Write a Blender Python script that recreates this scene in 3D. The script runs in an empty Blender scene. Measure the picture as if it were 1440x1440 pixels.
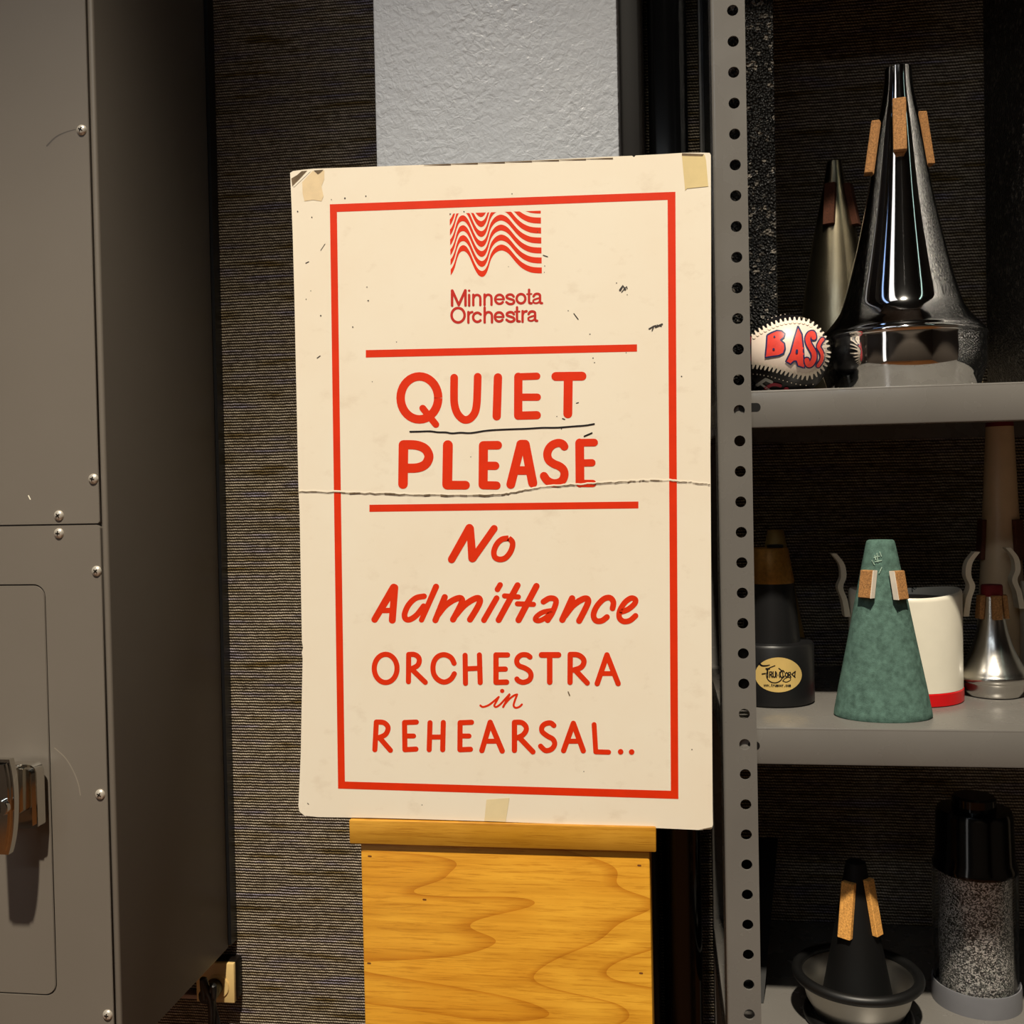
import bpy, bmesh, math, random
from mathutils import Vector, Matrix
random.seed(7)
C = bpy.context.scene.collection
scn = bpy.context.scene

# ------------------------------------------------------------------ camera
F = 1450.0                       # focal length in pixels of the 1440 frame
YAW, PITCH, ROLL = math.radians(8.08), math.radians(1.07), math.radians(1.19)
CAM = Vector((0, 0, 1.5))
fw = Vector((-math.sin(YAW)*math.cos(PITCH), math.cos(YAW)*math.cos(PITCH), -math.sin(PITCH)))
r0 = Vector((math.cos(YAW), math.sin(YAW), 0)); u0 = r0.cross(fw)
rt = math.cos(ROLL)*r0 - math.sin(ROLL)*u0
up = math.sin(ROLL)*r0 + math.cos(ROLL)*u0
cd = bpy.data.cameras.new('camera'); cam = bpy.data.objects.new('camera', cd); C.objects.link(cam)
cd.sensor_width = 36; cd.lens = F/1440*36; cd.clip_start = 0.02
cam.matrix_world = Matrix((( rt.x, up.x, -fw.x, CAM.x), (rt.y, up.y, -fw.y, CAM.y), (rt.z, up.z, -fw.z, CAM.z), (0, 0, 0, 1)))
scn.camera = cam
scn.view_settings.view_transform = 'Standard'; scn.view_settings.look = 'None'
scn.view_settings.gamma = 1; scn.view_settings.use_curve_mapping = False
scn.view_settings.exposure = 0.0

def ray(px, py): return (fw + rt*((px-720)/F) + up*((720-py)/F))
def at(px, py, Y):                      # point on the vertical plane at distance Y
    d = ray(px, py); return CAM + d*(Y/d.y)
def scale_at(px, py, Y): return F/((at(px, py, Y)-CAM).dot(fw))

# ------------------------------------------------------------------ world, lights
w = bpy.data.worlds.new('world'); scn.world = w; w.use_nodes = True
w.node_tree.nodes['Background'].inputs[0].default_value = (0.02, 0.02, 0.024, 1)

def spot(name, loc, target, watt, col, half, blend, rad):
    l = bpy.data.lights.new(name, 'SPOT'); l.energy = watt; l.color = col
    l.spot_size = math.radians(half*2); l.spot_blend = blend; l.shadow_soft_size = rad
    o = bpy.data.objects.new(name, l); C.objects.link(o); o.location = loc
    o.rotation_euler = (Vector(target)-Vector(loc)).to_track_quat('-Z', 'Y').to_euler()
    return o
def area(name, loc, target, watt, col, sx, sy):
    l = bpy.data.lights.new(name, 'AREA'); l.energy = watt; l.color = col
    l.shape = 'RECTANGLE'; l.size = sx; l.size_y = sy
    o = bpy.data.objects.new(name, l); C.objects.link(o); o.location = loc
    o.rotation_euler = (Vector(target)-Vector(loc)).to_track_quat('-Z', 'Y').to_euler()
    return o
LAMP = (-0.08, -1.90, 6.08)
spot('recessed_downlight_lamp', LAMP, (0.12, -1.90, 0), 1790, (1, 0.895, 0.73), 37.3, 0.22, 0.085)
area('hanging_tube_lamp', (-1.85, -2.6, 3.35), (-0.6, 0.9, 1.7), 4.5, (0.78, 0.89, 1.0), 1.2, 0.10)
area('hanging_tube_lamp.001', (-0.55, -2.6, 3.35), (-0.3, 0.9, 1.7), 4.5, (0.84, 0.92, 1.0), 1.2, 0.10)

# ------------------------------------------------------------------ materials
def lin(c):
    return tuple(((x/255/12.92) if x/255 <= 0.04045 else ((x/255+0.055)/1.055)**2.4) for x in c) + (1,)
MATS = {}
class NT:
    def __init__(s, name):
        s.m = bpy.data.materials.new(name); s.m.use_nodes = True
        s.t = s.m.node_tree; s.b = s.t.nodes['Principled BSDF']; s.tc = s.t.nodes.new('ShaderNodeTexCoord')
    def n(s, typ, **kw):
        o = s.t.nodes.new('ShaderNode'+typ)
        for k, v in kw.items():
            if k in o.inputs.keys(): o.inputs[k].default_value = v
            else: setattr(o, k, v)
        return o
    def l(s, a, b): s.t.links.new(a, b)
    def math(s, op, a, b=None):
        o = s.t.nodes.new('ShaderNodeMath'); o.operation = op
        for i, v in enumerate((a, b)):
            if v is None: continue
            if isinstance(v, (int, float)): o.inputs[i].default_value = v
            else: s.l(v, o.inputs[i])
        return o.outputs[0]
    def mapped(s, sc, rot=(0, 0, 0)):
        mp = s.n('Mapping'); mp.inputs['Scale'].default_value = sc; mp.inputs['Rotation'].default_value = rot
        s.l(s.tc.outputs['Object'], mp.inputs[0]); return mp.outputs[0]
    def noise(s, sc, scale=1.0, detail=3, rough=0.5, dist=0):
        o = s.n('TexNoise', Scale=scale, Detail=detail, Roughness=rough, Distortion=dist)
        s.l(s.mapped(sc), o.inputs['Vector']); return o.outputs['Fac']
    def ramp(s, fac, stops):
        o = s.n('ValToRGB'); e = o.color_ramp.elements
        while len(e) < len(stops): e.new(0.5)
        for i, (p, c) in enumerate(stops): e[i].position = p; e[i].color = c
        s.l(fac, o.inputs[0]); return o.outputs[0]
    def mix(s, fac, a, b, typ='MIX'):
        o = s.n('Mix', data_type='RGBA', blend_type=typ)
        for i, v in ((0, fac), (6, a), (7, b)):
            if isinstance(v, (int, float)): o.inputs[i].default_value = v
            elif isinstance(v, tuple): o.inputs[i].default_value = v
            else: s.l(v, o.inputs[i])
        return o.outputs[2]
    def bump(s, h, strength=0.3, dist=0.001):
        o = s.n('Bump', Strength=strength, Distance=dist); s.l(h, o.inputs['Height']); s.l(o.outputs[0], s.b.inputs['Normal'])
    def set(s, **kw):
        for k, v in kw.items():
            k = k.replace('_', ' ')
            if isinstance(v, (int, float, tuple)): s.b.inputs[k].default_value = v
            else: s.l(v, s.b.inputs[k])
        return s.m

def simple(name, rgb, rough=0.5, metal=0.0, var=0.12, nscale=40, bump=0.0, bscale=400, spec=0.5, lo=None):
    m = NT(name); c = rgb if len(rgb) == 4 else lin(rgb)
    d = tuple(x*(1-var) for x in c[:3])+(1,); b = tuple(min(1, x*(1+var)) for x in c[:3])+(1,)
    col = m.ramp(m.noise((1, 1, 1), nscale, 4, 0.6), [(0.3, d), (0.7, b)])
    m.set(Base_Color=col, Roughness=rough, Metallic=metal)
    m.b.inputs['Specular IOR Level'].default_value = spec
    if bump: m.bump(m.noise((1, 1, 1), bscale, 3, 0.6), bump, 0.0006)
    MATS[name] = m.m; return m.m

def build_materials():
    # woven wall covering
    m = NT('woven_wallcovering'); sep = m.n('SeparateXYZ'); m.l(m.tc.outputs['Object'], sep.inputs[0])
    wob = m.noise((30, 1, 8), 1, 2); wob2 = m.noise((260, 1, 60), 1, 2)
    z = m.math('ADD', sep.outputs['Z'], m.math('ADD', m.math('MULTIPLY', wob, 0.0014), m.math('MULTIPLY', wob2, 0.0012)))
    rib = m.math('ADD', m.math('MULTIPLY', m.math('SINE', m.math('MULTIPLY', z, 2*math.pi/0.0034)), 0.5), 0.5)
    st = m.math('ADD', m.math('MULTIPLY', m.math('SINE', m.math('ADD', m.math('MULTIPLY', sep.outputs['X'], 2*math.pi/0.0030), m.math('MULTIPLY', z, 900))), 0.5), 0.5)
    bands = m.noise((3, 1, 90), 1, 3, 0.7)
    dash = m.noise((120, 1, 330), 1, 3, 0.75)
    hue = m.noise((14, 1, 110), 1, 2)
    c1 = m.ramp(hue, [(0.30, lin((150, 128, 84))), (0.45, lin((214, 200, 176))), (0.56, lin((205, 190, 170))), (0.70, lin((178, 170, 186)))])
    v = m.math('MULTIPLY', m.math('POWER', rib, 1.1), m.math('ADD', m.math('MULTIPLY', st, 0.55), 0.45))
    v = m.math('MULTIPLY', v, m.math('MAXIMUM', m.math('ADD', m.math('MULTIPLY', dash, 3.2), -0.68), 0.12))
    v = m.math('MULTIPLY', v, m.math('ADD', m.math('MULTIPLY', bands, 1.1), 0.40))
    col = m.mix(v, lin((46, 36, 22)), c1)
    m.set(Base_Color=col, Roughness=0.9); m.b.inputs['Specular IOR Level'].default_value = 0.12
    m.bump(m.math('ADD', rib, m.math('MULTIPLY', st, 0.35)), 0.7, 0.0016)
    MATS['woven'] = m.m
    simple('plain_wall', (64, 56, 48), 0.8, var=0.06, nscale=6)
    simple('ceiling_paint', (44, 41, 38), 0.9, var=0.05, nscale=4)
    # wooden floor
    m = NT('oak_floor'); n = m.noise((2, 26, 1), 3, 4, 0.6)
    m.set(Base_Color=m.ramp(n, [(0.3, lin((62, 34, 14))), (0.7, lin((112, 68, 28)))]), Roughness=0.35); MATS['floor'] = m.m
    # pale grey column paint with brush texture
    m = NT('pale_grey_column_paint')
    a = m.noise((1, 1, 1), 150, 3, 0.55, 0.4); b = m.noise((1, 1, 0.6), 14, 2)
    m.set(Base_Color=m.mix(m.noise((1, 1, 1), 9, 2), lin((190, 195, 204)), lin((202, 206, 212))), Roughness=0.31)
    m.bump(m.math('MULTIPLY', a, m.math('ADD', m.math('MULTIPLY', b, 1.4), 0.1)), 0.55, 0.003); MATS['column'] = m.m
    # cabinet and shelving paint
    m = NT('grey_cabinet_paint')
    m.set(Base_Color=m.mix(m.noise((1, 1, 1), 7, 3), lin((112, 105, 96)), lin((120, 113, 104))), Roughness=0.42)
    m.bump(m.noise((1, 1, 1), 700, 2), 0.10, 0.0004); MATS['cabinet'] = m.m
    m = NT('grey_shelving_enamel')
    m.set(Base_Color=m.mix(m.noise((1, 1, 1), 12, 4), lin((104, 101, 97)), lin((118, 115, 110))), Roughness=m.ramp(m.noise((1, 1, 1), 30, 4), [(0.3, (0.20,)*3+(1,)), (0.75, (0.36,)*3+(1,))]))
    m.bump(m.noise((1, 1, 1), 500, 2), 0.05, 0.0004); MATS['shelf'] = m.m
    # sign card, faint stains
    m = NT('aged_cream_card')
    s1 = m.ramp(m.noise((1, 1, 1), 9, 5, 0.6), [(0.40, (0, 0, 0, 1)), (0.75, (1, 1, 1, 1))])
    s2 = m.ramp(m.noise((1, 1, 1.4), 34, 5, 0.65), [(0.58, (0, 0, 0, 1)), (0.80, (1, 1, 1, 1))])
    c = m.mix(m.math('MULTIPLY', s1, 0.35), lin((244, 234, 214)), lin((238, 220, 194)))
    c = m.mix(m.math('MULTIPLY', s2, 0.30), c, lin((196, 172, 142)))
    m.set(Base_Color=c, Roughness=0.6); m.b.inputs['Specular IOR Level'].default_value = 0.25
    m.bump(m.noise((1, 1, 1), 25, 3), 0.12, 0.001); MATS['card'] = m.m
    simple('card_edge', (150, 134, 108), 0.8)
    simple('red_ink', (226, 50, 6), 0.5, var=0.05, nscale=60, spec=0.3)
    simple('logo_red_ink', (196, 44, 34), 0.5, var=0.05, nscale=60, spec=0.3)
    simple('black_pen', (16, 15, 20), 0.4, var=0.1)
    simple('smudge_ink', (60, 54, 50), 0.7, var=0.3)
    simple('crease_dirt', (108, 90, 66), 0.8, var=0.3, nscale=200)
    simple('torn_card', (255, 246, 226), 0.7, var=0.04)
    simple('masking_tape', (226, 204, 148), 0.45, var=0.05, nscale=60)
    simple('pale_tape', (236, 218, 174), 0.45, var=0.04, nscale=60)
    simple('tape_stain', (232, 208, 166), 0.6, var=0.05, nscale=150)
    # plywood: long horizontal grain with wandering figure
    def wood(name, lo, mid, hi, big, amt):
        m = NT(name)
        fig = m.n('TexNoise', Scale=1.0, Detail=2.0, Roughness=0.4, Distortion=0.6); m.l(m.mapped((1.5, 1.5, 7.5), (0, .10, 0)), fig.inputs['Vector'])
        saw = m.math('FRACT', m.math('MULTIPLY', fig.outputs['Fac'], big))      # contour lines of the veneer
        line = m.ramp(saw, [(0.0, (0.0,)*3+(1,)), (0.12, (0.7,)*3+(1,)), (0.5, (1, 1, 1, 1)), (1.0, (0.8,)*3+(1,))])
        blot = m.noise((9, 9, 16), 1, 3, 0.5)
        fine = m.noise((26, 26, 560), 1, 4, 0.7, 0.3); fine2 = m.noise((90, 90, 1500), 1, 2, 0.6)
        base = m.ramp(blot, [(0.36, mid), (0.62, hi)])
        c = m.mix(m.math('MULTIPLY', m.math('SUBTRACT', 1.0, line), amt), base, lo)
        pore = m.ramp(fine, [(0.34, (0.66, 0.56, 0.36, 1)), (0.50, (1, 1, 1, 1))])
        c = m.mix(0.8, c, pore, 'MULTIPLY')
        streak = m.ramp(m.noise((4, 4, 120), 1, 3, 0.6, 0.4), [(0.36, (0.80, 0.74, 0.60, 1)), (0.56, (1, 1, 1, 1))])
        c = m.mix(0.75, c, streak, 'MULTIPLY')
        c = m.mix(m.math('MULTIPLY', fine2, 0.22), c, lo)
        m.set(Base_Color=c, Roughness=0.38); m.bump(fine, 0.12, 0.0006); MATS[name] = m.m
    wood('plywood', lin((190, 118, 18)), lin((224, 158, 44)), lin((240, 180, 60)), 15.0, 0.85)
    wood('oak_edge', lin((158, 102, 14)), lin((196, 138, 34)), lin((214, 158, 56)), 5.0, 0.6)
    simple('nail_hole', (120, 70, 20), 0.8)
    simple('dark_brown_wood', (15, 10, 7), 0.4, var=0.3, nscale=20, spec=0.25)
    simple('black_lacquer', (6, 6, 7), 0.12, var=0.1)
    simple('chrome', (232, 232, 232), 0.06, 1.0, var=0.02)
    simple('chrome_handle', (225, 222, 215), 0.08, 1.0, var=0.02)
    simple('screw_steel', (226, 218, 204), 0.3, 0.55, var=0.05)
    simple('screw_recess', (40, 36, 30), 0.5, 0.6)
    simple('aged_aluminium', (160, 150, 126), 0.28, 1.0, var=0.06, bump=0.08)
    simple('satin_aluminium', (205, 202, 196), 0.24, 1.0, var=0.04, bump=0.08)
    simple('brushed_aluminium', (190, 186, 178), 0.35, 1.0, var=0.04)
    simple('cork', (164, 116, 66), 0.85, var=0.45, nscale=700, bump=0.5, bscale=900)
    simple('bright_cork', (226, 160, 80), 0.85, var=0.4, nscale=700, bump=0.5, bscale=900)
    simple('dark_cork', (86, 44, 22), 0.85, var=0.35, nscale=700, bump=0.4, bscale=900)
    simple('cork_backing', (226, 216, 200), 0.7)
    simple('green_felt', (86, 114, 104), 0.95, var=0.34, nscale=170, bump=0.7, bscale=1500, spec=0.1)
    simple('felt_wear', (150, 176, 160), 0.95, var=0.3, nscale=400, spec=0.1)
    simple('white_enamel', (232, 226, 208), 0.35, var=0.03)
    simple('inner_grey', (120, 116, 104), 0.5, var=0.1)
    simple('red_plastic', (205, 8, 16), 0.3, var=0.05)
    simple('dark_red_felt', (110, 10, 14), 0.8, var=0.1)
    simple('black_plastic', (22, 22, 23), 0.38, var=0.1)
    simple('black_felt', (10, 10, 10), 0.6, var=0.1, spec=0.25)
    simple('black_rubber', (14, 14, 14), 0.45, var=0.1)
    simple('gold_film', (238, 204, 126), 0.34, 0.25, var=0.06)
    simple('bronze_paint', (176, 126, 52), 0.42, 0.4, var=0.2, nscale=300, bump=0.2)
    simple('khaki_paint', (156, 130, 74), 0.5, 0.2, var=0.1)
    simple('tan_fibre', (214, 186, 148), 0.35, var=0.08, nscale=30)
    simple('clip_metal', (232, 218, 190), 0.4, 0.0, var=0.06)
    simple('ball_black', (14, 12, 16), 0.35, var=0.1, bump=0.1)
    simple('ball_white', (236, 218, 204), 0.42, var=0.04, bump=0.05)
    simple('stitch_thread', (240, 226, 208), 0.6, var=0.04)
    simple('marker_red', (232, 72, 60), 0.4, var=0.16, nscale=90)
    simple('marker_blue', (36, 44, 92), 0.45, var=0.1)
    simple('emblem_grey', (170, 170, 166), 0.5)
    simple('emblem_red', (150, 22, 48), 0.5)
    simple('cream_plastic', (228, 196, 132), 0.4, var=0.03)
    simple('beige_raceway', (176, 150, 136), 0.5, var=0.03)
    simple('grey_plastic', (112, 112, 116), 0.4, var=0.06)
    simple('white_trim', (220, 220, 215), 0.5)
    simple('scratch_light', (140, 132, 120), 0.5)
    simple("scratch_dark", (84, 79, 75), 0.5)
    # foam; its glints are painted in as scattered lighter cells
    m = NT('black_foam')
    vo = m.n('TexVoronoi', Scale=420.0); m.l(m.tc.outputs['Object'], vo.inputs['Vector'])
    cell = m.n('TexVoronoi', Scale=300.0); m.l(m.tc.outputs['Object'], cell.inputs['Vector'])
    sp = m.n('SeparateXYZ'); m.l(cell.outputs['Color'], sp.inputs[0])
    gl = m.ramp(sp.outputs['X'], [(0.86, lin((9, 9, 9))), (0.97, lin((112, 106, 98)))])
    m.set(Base_Color=gl, Roughness=0.32); m.bump(vo.outputs['Distance'], 1.0, 0.004); MATS['foam'] = m.m
    # silver glitter lining
    m = NT('silver_glitter')
    cell = m.n('TexVoronoi', Scale=950.0); m.l(m.tc.outputs['Object'], cell.inputs['Vector'])
    sp = m.n('SeparateXYZ'); m.l(cell.outputs['Color'], sp.inputs[0])
    big = m.noise((1, 1, 1), 60, 3)
    f = m.math('ADD', sp.outputs['X'], m.math('MULTIPLY', big, 0.5))
    m.set(Base_Color=m.ramp(f, [(0.45, lin((52, 50, 48))), (0.85, lin((150, 146, 140))), (1.0, lin((236, 232, 226)))]), Roughness=0.4, Metallic=0.2); MATS['glitter'] = m.m
    # clear acrylic
    m = NT('clear_acrylic'); m.set(Base_Color=(0.96, 0.97, 0.97, 1), Roughness=0.03)
    m.b.inputs['Transmission Weight'].default_value = 1; m.b.inputs['IOR'].default_value = 1.3; MATS['acrylic'] = m.m
    # lamp diffuser
    m = NT('lamp_diffuser'); m.set(Base_Color=(0.9, 0.9, 0.9, 1)); m.b.inputs['Emission Color'].default_value = (1, 0.87, 0.7, 1); m.b.inputs['Emission Strength'].default_value = 3; MATS['diffuser'] = m.m
build_materials()

# ------------------------------------------------------------------ mesh helpers
def wloc(o):
    v = Vector((0, 0, 0))
    while o is not None: v = v + o.location; o = o.parent
    return v
def mk(name, V, Fc, mat, parent=None, smooth=False, kind=None):
    """one mesh object from world-space vertices; origin moves to the parent's base"""
    off = wloc(parent) if parent is not None else Vector((0, 0, 0))
    me = bpy.data.meshes.new(name); me.from_pydata([tuple(Vector(v)-off) for v in V], [], Fc); me.update()
    bm = bmesh.new(); bm.from_mesh(me); bmesh.ops.recalc_face_normals(bm, faces=bm.faces)
    if smooth:
        for f in bm.faces: f.smooth = True
        for e in bm.edges:
            if len(e.link_faces) == 2 and e.calc_face_angle(0) > math.radians(38): e.smooth = False
    bm.to_mesh(me); bm.free()
    if mat: me.materials.append(MATS[mat])
    o = bpy.data.objects.new(name, me); C.objects.link(o)
    if parent is not None: o.parent = parent
    if kind: o['kind'] = kind
    return o
def bmobj(name, bm, mat, parent=None, smooth=False, kind=None):
    bm.verts.index_update()
    V = [v.co.copy() for v in bm.verts]; Fc = [[v.index for v in f.verts] for f in bm.faces]; bm.free()
    return mk(name, V, Fc, mat, parent, smooth, kind)
def thing(name, label, cat, loc, group=None):
    o = bpy.data.objects.new(name, None); C.objects.link(o); o.location = loc; o.empty_display_size = 0.02
    o['label'] = label; o['category'] = cat
    if group: o['group'] = group
    return o
def tag(o, label, cat, group=None):
    o['label'] = label; o['category'] = cat
    if group: o['group'] = group
    return o
def struct(o, label=None):
    o['kind'] = 'structure'
    if label: o['label'] = label
    return o
def box_bm(x0, x1, y0, y1, z0, z1, bev=0.0, seg=2):
    bm = bmesh.new(); bmesh.ops.create_cube(bm, size=1)
    for v in bm.verts: v.co = Vector((x0+(v.co.x+.5)*(x1-x0), y0+(v.co.y+.5)*(y1-y0), z0+(v.co.z+.5)*(z1-z0)))
    if bev: bmesh.ops.bevel(bm, geom=list(bm.edges), offset=bev, segments=seg, affect='EDGES', profile=0.5)
    return bm
def box(name, x0, x1, y0, y1, z0, z1, mat, parent=None, bev=0.0, seg=2, smooth=True, kind=None):
    return bmobj(name, box_bm(x0, x1, y0, y1, z0, z1, bev, seg), mat, parent, smooth and bev > 0, kind)
def join_bm(bms):
    out = bmesh.new()
    for b in bms:
        me = bpy.data.meshes.new('tmp'); b.to_mesh(me); b.free(); out.from_mesh(me); bpy.data.meshes.remove(me)
    return out
def lathe(name, prof, cx, cy, mat, parent=None, seg=72, sx=1.0, sy=1.0, closed=False, a0=0.0):
    """prof: list of (r, z) from bottom to top; r=0 closes"""
    V, Fc, rings = [], [], []
    for r, z in prof:
        if r < 1e-6: rings.append([len(V)]); V.append((cx, cy, z))
        else:
            rings.append(list(range(len(V), len(V)+seg)))
            for i in range(seg):
                a = 2*math.pi*i/seg+a0; V.append((cx+math.cos(a)*r*sx, cy+math.sin(a)*r*sy, z))
    pairs = list(zip(rings, rings[1:]))
    if closed: pairs.append((rings[-1], rings[0]))
    for A, B in pairs:
        for i in range(seg):
            j = (i+1) % seg
            if len(A) == 1 and len(B) == 1: continue
            if len(A) == 1: Fc.append([A[0], B[j], B[i]])
            elif len(B) == 1: Fc.append([A[i], A[j], B[0]])
            else: Fc.append([A[i], A[j], B[j], B[i]])
    return mk(name, V, Fc, mat, parent, True)
def smooth_prof(pts, n=6):
    out = []
    for i in range(len(pts)-1):
        p0 = pts[max(0, i-1)]; p1 = pts[i]; p2 = pts[i+1]; p3 = pts[min(len(pts)-1, i+2)]
        for k in range(n):
            t = k/n
            out.append(tuple(0.5*((2*p1[d])+(-p0[d]+p2[d])*t+(2*p0[d]-5*p1[d]+4*p2[d]-p3[d])*t*t+(-p0[d]+3*p1[d]-3*p2[d]+p3[d])*t**3) for d in range(len(p1))))
    out.append(tuple(pts[-1])); return out
def pprof(px, Y, rows):
    """(y pixel, half width pixel) read at depth Y -> (r, z)"""
    out = []
    for y, hw in rows:
        P = at(px, y, Y); out.append((hw/scale_at(px, y, Y), P.z))
    return out
def torus_profile(R, z, r, n=12): return [(R+r*math.cos(2*math.pi*i/n), z+r*math.sin(2*math.pi*i/n)) for i in range(n)]
def tube(name, pts, rad, mat, parent=None, seg=10):
    pts = [Vector(p) for p in pts]; V, Fc = [], []
    for i, p in enumerate(pts):
        d = (pts[min(i+1, len(pts)-1)]-pts[max(i-1, 0)]).normalized()
        a = d.cross(Vector((0.3, 1, 0.2))).normalized(); b = d.cross(a)
        for k in range(seg):
            t = 2*math.pi*k/seg; V.append(p+(a*math.cos(t)+b*math.sin(t))*rad)
    for i in range(len(pts)-1):
        for k in range(seg):
            j = (k+1) % seg; Fc.append([i*seg+k, i*seg+j, (i+1)*seg+j, (i+1)*seg+k])
    Fc.append(list(range(seg))[::-1]); Fc.append(list(range((len(pts)-1)*seg, len(pts)*seg)))
    return mk(name, V, Fc, mat, parent, True)
def prism(name, poly, y0, y1, mat, parent=None, bev=0.0, hole=None, seg=2):
    """polygon in the XZ plane given thickness y0..y1, with an optional hole loop"""
    bm = bmesh.new(); es = []
    for loop in [poly]+([hole] if hole else []):
        vs = [bm.verts.new((x, y0, z)) for x, z in loop]
        es += [bm.edges.new((vs[i], vs[(i+1) % len(vs)])) for i in range(len(vs))]
    if hole: bmesh.ops.triangle_fill(bm, edges=es, use_beauty=True)
    else: bm.faces.new(list(bm.verts))
    r = bmesh.ops.extrude_face_region(bm, geom=list(bm.faces))
    for v in r['geom']:
        if isinstance(v, bmesh.types.BMVert): v.co.y = y1
    bmesh.ops.recalc_face_normals(bm, faces=bm.faces)
    if bev:
        ed = [e for e in bm.edges if len(e.link_faces) == 2 and abs(e.verts[0].co.y-y0) < 1e-7 and abs(e.verts[1].co.y-y0) < 1e-7 and e.calc_face_angle(0) > 0.6]
        bmesh.ops.bevel(bm, geom=ed, offset=bev, segments=seg, affect='EDGES')
    return bmobj(name, bm, mat, parent, True)
def round_rect(x0, x1, z0, z1, r, n=6):
    if not isinstance(r, (list, tuple)): r = [r]*4
    P = []
    for (cx, cz, a), q in zip(((x1, z1, 0), (x0, z1, 90), (x0, z0, 180), (x1, z0, 270)), r):
        sx = -1 if cx == x1 else 1; sz = -1 if cz == z1 else 1
        for i in range(n+1):
            t = math.radians(a+90*i/n); P.append((cx+sx*q+q*math.cos(t), cz+sz*q+q*math.sin(t)))
    return P

# ---- flat marks: strokes laid on a surface
LIFT = [0]
def stroke_faces(pts, w, V, Fc, put, cap=True, w1=None):
    """ribbon with round ends in 2D, laid down through put(x, y, lift)"""
    LIFT[0] += 1; lf = (LIFT[0] % 40)*4e-6
    n = len(pts)
    if n == 1:
        c = len(V); V.append(put(pts[0][0], pts[0][1], lf))
        for k in range(16):
            t = 2*math.pi*k/16; V.append(put(pts[0][0]+w/2*math.cos(t), pts[0][1]+w/2*math.sin(t), lf))
        for k in range(16): Fc.append([c, c+1+k, c+1+(k+1) % 16])
        return
    L, R = [], []
    for i, p in enumerate(pts):
        ww = w if w1 is None else w+(w1-w)*i/(n-1)
        a = Vector(pts[max(0, i-1)][:2]); b = Vector(pts[min(n-1, i+1)][:2]); d = (b-a)
        d = d.normalized() if d.length > 1e-9 else Vector((1, 0))
        nn = Vector((-d.y, d.x))*ww/2
        L.append((p[0]+nn.x, p[1]+nn.y)); R.append((p[0]-nn.x, p[1]-nn.y))
    base = len(V)
    for l, r in zip(L, R): V.append(put(l[0], l[1], lf)); V.append(put(r[0], r[1], lf))
    for i in range(n-1): Fc.append([base+2*i, base+2*i+1, base+2*i+3, base+2*i+2])
    if cap and math.dist(pts[0][:2], pts[-1][:2]) > 1e-4:
        for end, sgn in ((0, -1), (n-1, 1)):
            p = pts[end]; q = pts[1] if end == 0 else pts[n-2]
            d = (Vector(p[:2])-Vector(q[:2])).normalized(); nn = Vector((-d.y, d.x))
            ww = w if (w1 is None or end == 0) else w1
            ids = []
            for k in range(9):
                t = math.pi*k/8; v = nn*math.cos(t)*ww/2+d*math.sin(t)*ww/2
                ids.append(len(V)); V.append(put(p[0]+v.x, p[1]+v.y, lf))
            Fc.append(ids)
def sm(pts, n=5): return smooth_prof(pts, n)
def ell(cx, cy, rx, ry, a0=0, a1=360, n=36): return [(cx+rx*math.cos(math.radians(a0+(a1-a0)*i/n)), cy+ry*math.sin(math.radians(a0+(a1-a0)*i/n))) for i in range(n+1)]
def marks(name, strokes, put, mat, parent, label=None):
    V, Fc = [], []
    for s in strokes:
        pts, wd = s[0], s[1]; stroke_faces(pts, wd, V, Fc, put, w1=s[2] if len(s) > 2 else None)
    o = mk(name, V, Fc, mat, parent)
    if label: o['label'] = label
    return o
def polys(name, plist, put, mat, parent, label=None, lift=0.0):
    V, Fc = [], []
    for P in plist:
        b = len(V); V += [put(x, y, lift) for x, y in P]; Fc.append(list(range(b, b+len(P))))
    o = mk(name, V, Fc, mat, parent)
    if label: o['label'] = label
    return o

# ================================================================== THE ROOM
WALL = 1.20
RX0, RX1, RY0, CEIL = -3.0, 3.0, -4.2, 6.2
HUNG = 4.4                         # height of the added glow strips
def slab(name, x0, x1, y0, y1, z0, z1, mat, label=None): return struct(box(name, x0, x1, y0, y1, z0, z1, mat), label)
slab('floor', RX0-.1, RX1+.1, RY0-.1, WALL+.1, -.1, 0, 'floor')
slab('ceiling', RX0-.1, RX1+.1, RY0-.1, WALL+.1, CEIL, CEIL+.1, 'ceiling_paint')
slab('wall_back', RX0-.1, RX1+.1, WALL, WALL+.1, 0, CEIL, 'woven', 'dark grey-brown woven wall covering with fine horizontal ribs')
slab('wall_front', RX0-.1, RX1+.1, RY0-.1, RY0, 0, CEIL, 'plain_wall')
slab('wall_left', RX0-.1, RX0, RY0, WALL, 0, CEIL, 'plain_wall')
slab('wall_right', RX1, RX1+.1, RY0, WALL, 0, CEIL, 'plain_wall')

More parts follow.
